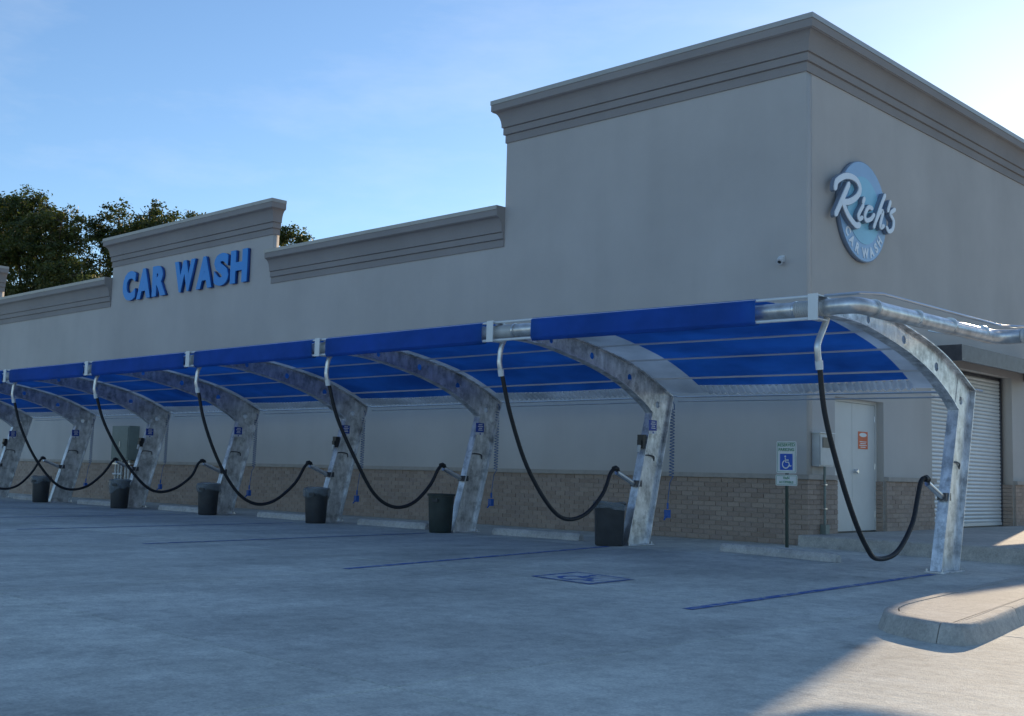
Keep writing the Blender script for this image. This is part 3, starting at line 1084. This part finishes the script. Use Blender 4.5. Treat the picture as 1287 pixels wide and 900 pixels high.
def make_arch():
    t = thing('vacuum_arch', 'x', 'canopy arch')
    obj('web', web_mesh, 'galvanised', t)
    MB().ribbon(UPs, -HWF, HWF, .014).build('top_flange', 'galvanised_flange', t, True)
    MB().ribbon(LOs, -HWF, HWF, -.014).build('bottom_flange', 'galvanised_flange', t, True)
    MB().ribbon([(LO[-1][0], LO[-1][1] - .004), (FB, .014)], -HWF, HWF, -.014).build('front_flange', 'galvanised_flange', t)
    MB().ribbon([(UP[-1][0] - .002, UP[-1][1] - .006), (BB, .014)], -HWF, HWF, .014).build('back_flange', 'galvanised_flange', t)
    # leg plate lapped over the web, running up to the top flange
    obj('leg_plate', leg_plate_mesh, 'galvanised', t)
    bp = MB().box(-.12, .12, FB - .06, BB + .06, 0.001, .0135)
    bp.build('base_plate', 'galvanised_flange', t)
    for sx in (-.098, .098):
        for yy in (FB - .03, BB + .03):
            MB().tube([(sx, yy, .013), (sx, yy, .045)], .014, 6).build('anchor_bolt', 'aluminium', t)
    # tip bracket plate and rail stubs
    MB().box(-.055, .055, -5.595, -5.583, 2.655, 2.925).build('tip_bracket', 'white_metal', t)
    MB().box(-.05, .05, -5.582, -5.36, 2.905, 2.917).build('bracket_arm', 'white_metal', t)
    MB().box(-.05, .05, -5.582, -5.38, 2.662, 2.674).build('bracket_arm', 'white_metal', t)
    # small eye bolt for the back rail
    MB().tube([(.0, -1.67, 2.205), (.06, -1.60, 2.215), (.12, -1.56, 2.20)], .012, 8).build('rail_clip', 'aluminium', t)
    # latch handle
    MB().tube(catmull([(.012, -2.33, 1.24), (.03, -2.30, 1.30), (.032, -2.10, 1.29), (.012, -2.06, 1.22)], 4), .010, 8).build('hose_hook', 'dark_metal', t)
    # pipe stub that carries the hose end
    MB().tube([(0, -2.46, .86), (0, -2.70, .95), (0, -2.93, 1.04)], .036, 12).build('hose_holder', 'aluminium', t, True)
    MB().box(-.055, .055, -2.545, -2.40, .84, .93).build('holder_clamp', 'dark_metal', t)
    return t


def leg_front_y(z):
    return FB + (LO[-1][0] - FB) * z / LO[-1][1]


proto = make_arch()
AZ = [-.05] + [0] * 7
arch_labels = ['galvanised steel vacuum arch standing alone at the open end beside the kerb island'] + \
    ['galvanised steel vacuum arch, %s in the row counted from the kerb island' % ORD[i] for i in range(1, 8)]
arches = []
for i, ax in enumerate(A_X):
    a = proto if i == 0 else copy_tree(proto)
    a.location = (ax, 0, AZ[i])
    tag(a, arch_labels[i], 'canopy arch', 'vacuum arches in a row')
    arches.append(a)

# blue instruction plates, black payment pads
for i, ax in enumerate(A_X):
    if i == 0: continue
    z = AZ[i]
    lab = thing('instruction_plate', 'small blue instruction plate with white footer on the %s arch from the kerb island' % ORD[i], 'label', (ax, 0, z), 'instruction plates on the legs')
    yf = leg_front_y(1.68) - .02
    XO = HWF + .012
    MB().box(XO, XO + .004, yf - .03, yf + .16, 1.665, 1.82).build('plate', 'label_blue', lab)
    for q, (w0, zz) in enumerate(((.09, 1.785), (.12, 1.755), (.08, 1.725), (.10, 1.695))):
        MB().box(XO + .0045, XO + .0055, yf + .075 - w0 / 2, yf + .075 + w0 / 2, zz, zz + .014).build('print_line', 'label_white', lab)
    MB().box(XO, XO + .004, yf - .03, yf + .15, 1.618, 1.662).build('footer', 'label_white', lab)
    MB().box(XO + .0045, XO + .0055, yf + .06, yf + .085, 1.625, 1.652).build('arrow', 'label_blue', lab)
    MB().box(.014, XO - .0005, yf + .07, yf + .16, 1.63, 1.80).build('mount', 'aluminium', lab)
    if i % 2 == 1:
        d = thing('hose_nozzle_holster', 'black hand tool holster below the blue plate on the %s arch from the kerb island' % ORD[i], 'holster', (ax, 0, z), 'holsters on the legs')
        yk = leg_front_y(1.5)
        MB().box(-.05, .05, yk - .10, yk - .015, 1.40, 1.60).build('body', 'black_plastic', d)
        MB().box(-.035, .035, yk - .125, yk - .1005, 1.44, 1.52).build('front_cup', 'black_plastic', d)
        MB().tube([(0, yk - .112, 1.44), (0, yk - .14, 1.34)], [.03, .022], 10).build('nozzle', 'grey_box', d)

# vacuum hoses
H1P = [(-5.46, 2.23), (-5.36, 1.75), (-5.14, 1.24), (-4.82, 0.70), (-4.48, 0.36), (-4.17, 0.215), (-3.79, 0.27), (-3.40, 0.57), (-3.17, 0.88), (-3.05, 1.06), (-2.97, 1.10), (-2.90, 1.07)]
H2P = [(-5.36, 2.30), (-5.17, 1.74), (-4.82, 1.10), (-4.40, 0.59), (-4.02, 0.39), (-3.62, 0.45), (-3.25, 0.73), (-3.05, 1.02), (-2.96, 1.085), (-2.89, 1.06)]


def make_hose(path, i):
    ax = A_X[i]
    t = thing('vacuum_hose', 'x', 'hose', (ax, 0, AZ[i]), 'vacuum hoses hanging from the arches')
    y0, z0 = path[0]
    jig = [random.uniform(-.03, .03) for _ in path]
    pts = [(0.0 + (jig[k_] if 1 < k_ < len(path) - 2 else 0), y, z) for k_, (y, z) in enumerate(path)]
    MB().tube(catmull(pts, 7), .0275, 14).build('hose', 'hose_rubber', t, True)
    el = catmull([(0.02, -5.34, 2.70), (.01, -5.38, 2.61), (0, y0 - .03, z0 + .20), (0, y0 - .035, z0 + .10), (0, y0 - .01, z0 - .02)], 5)
    MB().tube(el, .034, 14).build('drop_pipe', 'duct_metal', t, True)
    MB().tube([(0, y0 - .012, z0 + .02), (0, y0 + .004, z0 - .07)], [.041, .038], 14).build('cuff', 'white_metal', t, True)
    MB().tube([(0, -3.00, 1.088), (0, -2.955, 1.10), (0, -2.91, 1.078)], .037, 12).build('end_cuff', 'hose_rubber', t, True)
    return t


HV = [(0, 0), (0, 0), (.03, .03), (-.06, -.05), (.06, .07), (-.03, .02), (.05, -.06), (0, .06)]
WGT = [0, .35, .8, 1, 1, .9, .5, .1, 0, 0]
for i in range(8):
    h = make_hose(H1P if i == 0 else [(y + HV[i][0] * WGT[k_] + random.uniform(-.012, .012) * (WGT[k_] > 0), z + HV[i][1] * WGT[k_]) for k_, (y, z) in enumerate(H2P)], i)
    tag(h, ('black vacuum hose hanging in a loop from the arch beside the kerb island' if i == 0 else 'black vacuum hose looping down from the %s arch counted from the kerb island' % ORD[i]), 'hose')

# coiled air lines behind the knees
coil_pts = []
for k_ in range(0, 22 * 10 + 1):
    a = 2 * math.pi * k_ / 10
    s_ = k_ / 220
    coil_pts.append((.034 * math.cos(a), -1.61 - .01 * s_ + .034 * math.sin(a), 2.06 - 1.02 * s_))
cm_ = MB().tube(coil_pts, .0065, 6).mesh('coil', True)
tm_ = MB().tube([(0, -1.60, 2.17), (.02, -1.59, 2.12), (.034, -1.61, 2.06)], .0065, 6).mesh('line', True)
tl_ = MB().tube([(.034, -1.62, 1.04), (0, -1.66, .95), (-.01, -1.70, .62)], .0065, 6).mesh('line', True)
nz_ = MB().box(-.035, .035, -1.75, -1.68, .42, .54).tube([(-.0, -1.71, .55), (-.005, -1.705, .64)], .016, 8).tube([(0, -1.745, .44), (.0, -1.80, .39)], .012, 8).mesh('nozzle')
for i in range(1, 7):
    t = thing('coiled_air_line', 'blue coiled air line with nozzle hanging behind the %s arch from the kerb island' % ORD[i], 'air hose', (A_X[i] + .02, 0 if i == 1 else -.10, random.uniform(-.05, .03)), 'coiled air lines')
    obj('coil', cm_, 'coil_plastic', t)
    obj('line', tm_, 'coil_plastic', t)
    obj('line', tl_, 'coil_plastic', t)
    obj('nozzle', nz_, 'blue_plastic', t)

# ------------------------------------------------------------------ canopy bays
import bisect
arc = [0]
for a, b in zip(UPs, UPs[1:]):
    arc.append(arc[-1] + math.hypot(b[0] - a[0], b[1] - a[1]))


def curve_at(s, off=0.0):
    s = max(0, min(1, s)) * arc[-1]
    i = min(max(bisect.bisect_right(arc, s) - 1, 0), len(UPs) - 2)
    t = (s - arc[i]) / (arc[i + 1] - arc[i])
    (y0, z0), (y1, z1) = UPs[i], UPs[i + 1]
    d = Vector((y1 - y0, z1 - z0)).normalized()
    return (y0 + (y1 - y0) * t - d.y * off, z0 + (z1 - z0) * t + d.x * off)


PUR = [0.155, 0.335, 0.515, 0.695, 0.865]


def sheet(x0, x1, s0, s1, zf, off, name, mat, parent, nx=12, ns=34, ripple=0.0, wl=.085, th=.004):
    mb = MB()
    vs, fs = [], []
    for side_ in (0, 1):
        for i in range(ns + 1):
            s = s0 + (s1 - s0) * i / ns
            for j in range(nx + 1):
                u = j / nx
                x = x0 + (x1 - x0) * u
                o_ = off
                for a, b in zip([0] + PUR, PUR + [1]):
                    if a <= s <= b:
                        o_ -= .024 * math.sin(math.pi * (s - a) / (b - a)) * math.sin(math.pi * u)
                if ripple:
                    o_ += ripple * math.sin(2 * math.pi * (x + (s - s0) * 1.2) / wl)
                y, z = curve_at(s, o_ + (th if side_ else 0))
                vs.append((x, y, z + zf(x)))
    w = nx + 1
    o2 = (ns + 1) * w
    for i in range(ns):
        for j in range(nx):
            a = i * w + j
            fs.append((a, a + 1, a + w + 1, a + w))
            fs.append((o2 + a, o2 + a + w, o2 + a + w + 1, o2 + a + 1))
    for j in range(nx):
        fs.append((j, o2 + j, o2 + j + 1, j + 1))
        q = ns * w + j
        fs.append((q, q + 1, o2 + q + 1, o2 + q))
    for i in range(ns):
        q = i * w
        fs.append((q, q + w, o2 + q + w, o2 + q))
        q = i * w + nx
        fs.append((q, o2 + q, o2 + q + w, q + w))
    mb.add(vs, fs)
    return mb.build(name, mat, parent, True)


for b in range(7):
    xa, xb = A_X[b + 1], A_X[b]
    za, zb = AZ[b + 1], AZ[b]
    zf = lambda x, xa=xa, xb=xb, za=za, zb=zb: za + (zb - za) * (x - xa) / (xb - xa)
    label = 'blue fabric canopy over the accessible stall, wide pale borders beside its arches' if b == 0 else 'blue fabric canopy bay, %s counted from the kerb island' % ORD[b]
    t = thing('canopy_bay', label, 'canopy', (0, 0, 0), 'fabric canopy bays')
    hw = 1.60 if b == 0 else 1.63
    c0, c1 = (xa + xb) / 2 - hw, (xa + xb) / 2 + hw
    sheet(c0, c1, 0.0, .925, zf, .030, 'blue_panel', 'blue_fabric', t)
    sheet(c1 + .003, xb - .02, .06, .985, zf, .030, 'white_border', 'white_fabric', t, 4)
    sheet(xa + .02, c0 - .003, .06, .985, zf, .030, 'white_border', 'white_fabric', t, 4)
    sheet(c0, c1, .928, .992, zf, .026, 'gathered_hem', 'white_fabric', t, 340, 4, .016, .105)
    for s in PUR:
        y, z = curve_at(s, .022)
        MB().tube([(xa + .002, y, z + za), (xb - .002, y, z + zb)], .016, 8).build('purlin', 'label_white', t, True)
    # valance wrapped over front rails
    vl = MB()
    prof = [(-5.47, 2.935), (-5.53, 2.928), (-5.566, 2.90), (-5.572, 2.80), (-5.569, 2.68), (-5.54, 2.642), (-5.49, 2.645), (-5.43, 2.70)]
    N = 16
    th = .004
    for i in range(N + 1):
        x = c0 + (c1 - c0) * i / N
        for y, z in prof:
            vl.v.append((x, y, z + zf(x)))
    k_ = len(prof)
    for i in range(N):
        for j in range(k_ - 1):
            vl.f.append((i * k_ + j, i * k_ + j + 1, (i + 1) * k_ + j + 1, (i + 1) * k_ + j))
    vo = vl.build('valance', 'blue_fabric', t, True)
    md = vo.modifiers.new('thick', 'SOLIDIFY'); md.thickness = .004
    for (y, z) in ((-5.535, 2.905), (-5.535, 2.678)):
        MB().tube([(xa + .004, y, z + za), (xb - .004, y, z + zb)], .017, 10).build('front_rail', 'white_metal', t, True)
    for (y, z, r_) in ((-1.60, 2.20, .014), (-1.58, 2.135, .011)):
        MB().tube([(xa + .105, y, z + za), (xb - .105, y, z + zb)], r_, 8).build('back_rail', 'aluminium', t, True)
    # lacing cord between hem and rail
    lc = MB()
    nl = int((c1 - c0) / .19)
    yh, zh = curve_at(.99, .026)
    for j in range(nl):
        x = c0 + (c1 - c0) * (j + .5) / nl
        lc.tube([(x, yh, zh + zf(x)), (x + .05, -1.60, 2.20 + zf(x))], .004, 5)
    lc.build('lacing', 'label_white', t)

# ------------------------------------------------------------------ vacuum duct
du = thing('vacuum_duct', 'long silver vacuum duct pipe running along the canopy front and back over its open end', 'duct', (0, 0, 0))
DY, DZ, DR = -5.40, 2.80, .085
xs_ = [3.6] + A_X[1:] + [-27]
for i in range(len(A_X)):
    xr = A_X[i]
    xl_ = A_X[i + 1] if i < 7 else -26.5
    zr, zl = AZ[i], (AZ[i + 1] if i < 7 else 0)
    MB().tube([(xl_ + .30, DY, DZ + zl), (xr - .32, DY, DZ + zr)], DR, 20).build('pipe', 'duct_metal', du, True)
    # ribbed flexible coupling at the arch
    rb = []
    rr_ = []
    x0_, x1_ = xr - .33, xr + .31
    if i == 0: x1_ = xr + .1
    n = int((x1_ - x0_) / .0125)
    for q in range(n + 1):
        rb.append((x0_ + (x1_ - x0_) * q / n, DY, DZ + zr))
        rr_.append(DR * .93 + (.010 if q % 2 else 0))
    MB().tube(rb, rr_, 18).build('flexible_coupling', 'grey_box', du, True)
    for xx in (x0_ + .03, x1_ - .03):
        MB().tube([(xx - .012, DY, DZ + zr), (xx + .012, DY, DZ + zr)], DR + .008, 20).build('clamp_ring', 'aluminium', du, True)
zz = DZ + AZ[0]
R2 = .086
path = catmull([(3.26, -5.42, zz), (3.46, -5.42, zz), (3.55, -5.395, zz), (3.585, -5.32, zz), (3.595, -5.18, zz)], 6)
MB().tube(path, [R2] * len(path), 22).build('elbow', 'duct_metal', du, True)
MB().tube([(3.595, -5.18, zz), (3.72, -2.55, zz - .02)], R2, 22).build('pipe', 'duct_metal', du, True)
for yy in (-5.10, -4.2, -3.4, -2.58):
    xx = 3.62 + (yy + 5.10) * .0392
    MB().tube([(xx, yy - .02, zz), (xx, yy + .02, zz)], R2 + .006, 22).build('seam_ring', 'duct_metal', du, True)
path = catmull([(3.72, -2.55, zz - .02), (3.73, -2.40, zz - .02), (3.80, -2.28, zz - .02), (3.92, -2.23, zz - .02), (4.05, -2.23, zz - .02)], 6)
MB().tube(path, [R2] * len(path), 22).build('elbow', 'duct_metal', du, True)
rb = [(4.05 + .02 * q, -2.23, zz - .02) for q in range(40)]
MB().tube(rb, [R2 * .95 + (.008 if q % 2 else 0) for q in range(40)], 20).build('flexible_coupling', 'grey_box', du, True)
MB().tube([(4.83, -2.23, zz - .02), (5.0, -2.23, zz - .02)], R2, 22).build('pipe', 'duct_metal', du, True)
MB().tube([(4.93, -2.23, zz - .02), (4.93, -2.23, GZ + .1)], R2, 22).build('riser', 'duct_metal', du, True)
# tension rod beside the duct
MB().tube([(3.28, -5.50, 2.905 - .05), (3.62, -5.42, 2.915 - .05), (3.76, -5.2, 2.92 - .05), (3.86, -2.35, 2.90 - .05), (4.05, -2.12, 2.90 - .05), (4.9, -2.12, 2.90 - .05)], .016, 8).build('air_pipe', 'aluminium', du, True)
for yy in (-4.4, -2.9):
    xx = 3.62 + (yy + 5.10) * .0392
    MB().tube([(xx, yy, zz - R2), (3.22, yy, 2.83 - .05)], .012, 6).build('hanger', 'aluminium', du)

# ------------------------------------------------------------------ rubbish bins
BIN = [(-1.46, -2.98, 'square'), (-4.96, -2.98, 'round_plain'), (-8.27, -2.98, 'round_bag'), (-11.85, -2.98, 'round_bag'), (-15.45, -2.98, 'slant_bag'), (-19.35, -2.98, 'round_bag')]
BL = ['square black rubbish bin with folded liner beside the second arch from the kerb island',
      'round dark green rubbish bin without overhanging bag beside the third arch from the kerb island',
      'round black rubbish bin with grey bag overhang beside the fourth arch from the kerb island',
      'round black rubbish bin with loose bag beside the fifth arch from the kerb island',
      'black rubbish bin with bag pulled slantwise beside the sixth arch from the kerb island',
      'round black rubbish bin with bunched bag beside the seventh arch from the kerb island']
for i, (x, y, kind) in enumerate(BIN):
    t = thing('rubbish_bin', BL[i], 'bin', (x, y, 0), 'rubbish bins beside the arches', R(43) if kind == 'square' else random.uniform(-.2, .2))
    if kind == 'square':
        mb = MB()
        prof = [(.185, .002), (.19, .02), (.205, .56), (.222, .57), (.222, .60), (.205, .605), (.195, .58), (.175, .05)]
        for (r_, z) in prof:
            q = .035
            for (cx, cy, a0) in ((1, 1, 0), (-1, 1, 90), (-1, -1, 180), (1, -1, 270)):
                for a in (0, 45, 90):
                    mb.v.append((cx * (r_ - q) + q * math.cos(R(a0 + a)), cy * (r_ - q) + q * math.sin(R(a0 + a)), z))
        for a in range(len(prof) - 1):
            for j in range(12):
                mb.f.append((a * 12 + j, a * 12 + (j + 1) % 12, (a + 1) * 12 + (j + 1) % 12, (a + 1) * 12 + j))
        mb.f.append(tuple(range(12))[::-1])
        mb.f.append(tuple(len(mb.v) - 12 + j for j in range(12)))
        mb.build('body', 'bin_plastic', t, True)
        lin = MB()
        for r_, z0 in ((.224, .52), (.230, .58), (.226, .612), (.20, .618), (.19, .60)):
            for j in range(40):
                a = 2 * math.pi * j / 40
                s_ = 1 / max(abs(math.cos(a)), abs(math.sin(a)))
                s_ = min(s_, 1.32)
                lin.v.append((r_ * s_ * math.cos(a), r_ * s_ * math.sin(a), z0 + (.022 * math.sin(3 * a + 1) + random.uniform(-.008, .008)) * (1 if z0 < .6 else .5)))
        for a in range(4):
            for j in range(40):
                lin.f.append((a * 40 + j, a * 40 + (j + 1) % 40, (a + 1) * 40 + (j + 1) % 40, (a + 1) * 40 + j))
        lin.build('liner', 'bin_bag', t, True)
        continue
    MB().lathe([(0, .003), (.175, .003), (.182, .015), (.198, .30), (.212, .59), (.228, .592), (.230, .625), (.218, .630), (.205, .60), (.17, .04), (0, .04)]).build('body', 'bin_green' if kind == 'round_plain' else 'bin_plastic', t, True)
    for a in (0.4, 0.4 + math.pi):
        MB().box(-.05, .05, .226, .255, .50, .55).build('handle', 'bin_plastic', t).rotation_euler.z = a
    if kind != 'round_plain':
        lin = MB()
        n = 48
        lv = ((.216, .49 if kind != 'slant_bag' else .42), (.232, .53), (.240, .58), (.242, .632), (.225, .648), (.205, .635), (.19, .55))
        ph = random.uniform(0, 6)
        for li, (r_, z0) in enumerate(lv):
            for j in range(n):
                a = 2 * math.pi * j / n
                dz = (.03 * math.sin(2 * a + ph) + .018 * math.sin(5 * a + ph * 2) + random.uniform(-.008, .008)) * (1 - li / 7)
                if kind == 'slant_bag' and li < 3: dz += .07 * math.sin(a + .6)
                rr_ = r_ * (1 + .018 * math.sin(11 * a + li + ph) + random.uniform(-.008, .008)) + (.01 if li in (1, 2) else 0)
                lin.v.append((rr_ * math.cos(a), rr_ * math.sin(a), z0 + dz))
        for a in range(len(lv) - 1):
            for j in range(n):
                lin.f.append((a * n + j, a * n + (j + 1) % n, (a + 1) * n + (j + 1) % n, (a + 1) * n + j))
        lin.build('liner', 'bin_bag', t, True)

# ------------------------------------------------------------------ wheel stops
ws = MB()
hl = .90
sec = [(-.075, 0), (-.07, .055), (-.05, .10), (-.03, .112), (.03, .112), (.05, .10), (.07, .055), (.075, 0)]
for xx, k2 in ((-hl, .82), (-hl + .04, 1), (hl - .04, 1), (hl, .82)):
    for y, z in sec:
        ws.v.append((xx, y * k2, z * (k2 if z > .06 else 1)))
m8 = len(sec)
for i in range(3):
    for j in range(m8 - 1):
        ws.f.append((i * m8 + j, i * m8 + j + 1, (i + 1) * m8 + j + 1, (i + 1) * m8 + j))
    ws.f.append((i * m8, (i + 1) * m8, (i + 1) * m8 + m8 - 1, i * m8 + m8 - 1))
ws.f += [tuple(range(m8)), tuple(3 * m8 + j for j in range(m8))[::-1]]
wsm = ws.mesh('wheel_stop')
STOPS = [(.98, -2.5), (-3.30, -2.48), (-6.68, -2.5), (-9.85, -2.5), (-13.6, -2.5), (-17.4, -2.5), (-21.0, -2.5)]
for i, (x, y) in enumerate(STOPS):
    o = obj('wheel_stop', wsm, 'stop_concrete', None, (x, y, gz(x) + .002))
    if i == 0: o.rotation_euler = (0, tilt, R(-4))
    else: o.rotation_euler.z = R(random.uniform(-3, 2))
    tag(o, 'long concrete wheel stop in the accessible stall behind the sign post' if i == 0 else 'concrete wheel stop between the %s and %s arches from the kerb island' % (ORD[i], ORD[i + 1]), 'wheel stop', 'wheel stops')

# ------------------------------------------------------------------ trees behind the building


def make_tree(name, label, base, lobes, depth_y, leaf, dens, seed, hid=()):
    rg = np.random.default_rng(seed)
    t = thing(name, label, 'tree', base, 'trees behind the building')
    bx, by, _ = base
    C, Rr_ = [], []
    for (x, z, r_) in list(lobes) + list(hid):
        C.append((x, depth_y, z)); Rr_.append(r_)
    C = np.array(C); Rr_ = np.array(Rr_)
    cl = []
    for c_, r_ in zip(C, Rr_):
        n = max(6, int(dens * r_ ** 2.2))
        d = rg.normal(size=(n, 3)); d /= np.linalg.norm(d, axis=1)[:, None]
        rad = r_ * (0.35 + 0.68 * rg.random(n) ** 0.5)
        p = c_ + d * rad[:, None] * np.array([1, 1.15, 0.95])
        cl.append(np.c_[p, np.full(n, r_)])
    cl = np.vstack(cl)
    pts, sz = [], []
    for q in cl:
        n = int(rg.integers(50, 110))
        cr_ = 0.22 + .22 * rg.random()
        p = q[:3] + rg.normal(size=(n, 3)) * cr_ * np.array([.75, .75, .5])
        pts.append(p)
    P = np.vstack(pts)
    n = len(P)
    ax = rg.normal(size=(n, 3)); ax[:, 2] *= .7; ax /= np.linalg.norm(ax, axis=1)[:, None]
    o = rg.normal(size=(n, 3))
    bx_ = np.cross(ax, o); bx_ /= np.linalg.norm(bx_, axis=1)[:, None]
    s = leaf * (0.6 + .8 * rg.random(n))[:, None]
    v = np.stack([P - ax * s, P + bx_ * s * .5, P + ax * s, P - bx_ * s * .5], 1).reshape(-1, 3) - np.array(base)
    m = bpy.data.meshes.new('crown')
    m.vertices.add(4 * n); m.loops.add(4 * n); m.polygons.add(n)
    m.vertices.foreach_set('co', v.ravel())
    m.loops.foreach_set('vertex_index', np.arange(4 * n))
    m.polygons.foreach_set('loop_start', np.arange(0, 4 * n, 4))
    m.update(); m.validate()
    obj('crown', m, 'leaf', t)
    tr = MB()
    top = float(C[:, 2].max())
    H = top * .62
    tx = float(np.average(C[:, 0])) - bx
    tr.tube(catmull([(0, 0, -.2), (.15, 0, H * .35), (tx * .5, .1, H * .7), (tx, 0, H)], 5), [.42 - .26 * q / 15 for q in range(16)], 9)
    for c_, r_ in zip(C, Rr_):
        e_ = Vector(c_) - Vector(base)
        tr.tube(catmull([(tx * .5, .1, H * .68), (tx * .5 + (e_.x - tx * .5) * .45, .1, H * .7 + (e_.z - H * .7) * .55), (e_.x, 0, e_.z)], 4), [.15 - .12 * q / 8 for q in range(9)], 6)
        for _ in range(4):
            d = Vector(rg.normal(size=3)).normalized() * r_ * .85
            tr.tube([e_ * 1.0, e_ + d], [.04, .012], 5)
    tr.build('trunk', 'bark', t, True)
    return t


make_tree('broadleaf_tree', 'large dense dark green tree rising behind the low parapet', (-65, 16, -.2),
          [(-66.0, 15.9, 2.6), (-61.4, 14.7, 2.0), (-64.4, 12.9, 2.5), (-58.6, 12.2, 1.4), (-71.0, 16.0, 3.2), (-59.6, 15.6, 1.2), (-55.9, 11.2, .8), (-64.2, 17.0, 1.3), (-61.0, 11.5, 1.6)], 16, .105, 18, 3,
          hid=((-66, 9.5, 2.6), (-60, 9.0, 2.2), (-70, 10.5, 2.8)))
make_tree('broadleaf_tree', 'open crowned tree with sky gaps rising behind the CAR WASH parapet', (-63, 22, -.2),
          [(-63.8, 17.0, 1.75), (-65.9, 15.7, 1.5), (-59.9, 16.8, 1.2), (-62.1, 15.4, 1.6), (-57.6, 16.5, .6), (-67.1, 14.2, 1.1), (-58.9, 16.0, .9)], 22, .11, 13, 5,
          hid=((-63, 12.5, 2.2), (-60, 13, 1.8)))
make_tree('broadleaf_tree', 'small treetop peeping over the parapet beside the raised sign panel', (-55.5, 30, -.2),
          [(-55.5, 16.5, .65), (-54.3, 16.2, .45), (-56.9, 16.2, .7)], 30, .11, 30, 8, hid=((-55.5, 14.4, 1.4), (-56.5, 13, 1.5)))
make_tree('broadleaf_tree', 'tip of a far tree just showing above the raised sign panel', (-67.5, 30, -.2),
          [(-67.9, 19.3, .45), (-67.0, 19.0, .4)], 30, .11, 30, 9, hid=((-68, 17.5, 1.1), (-67.5, 15.5, 1.5)))
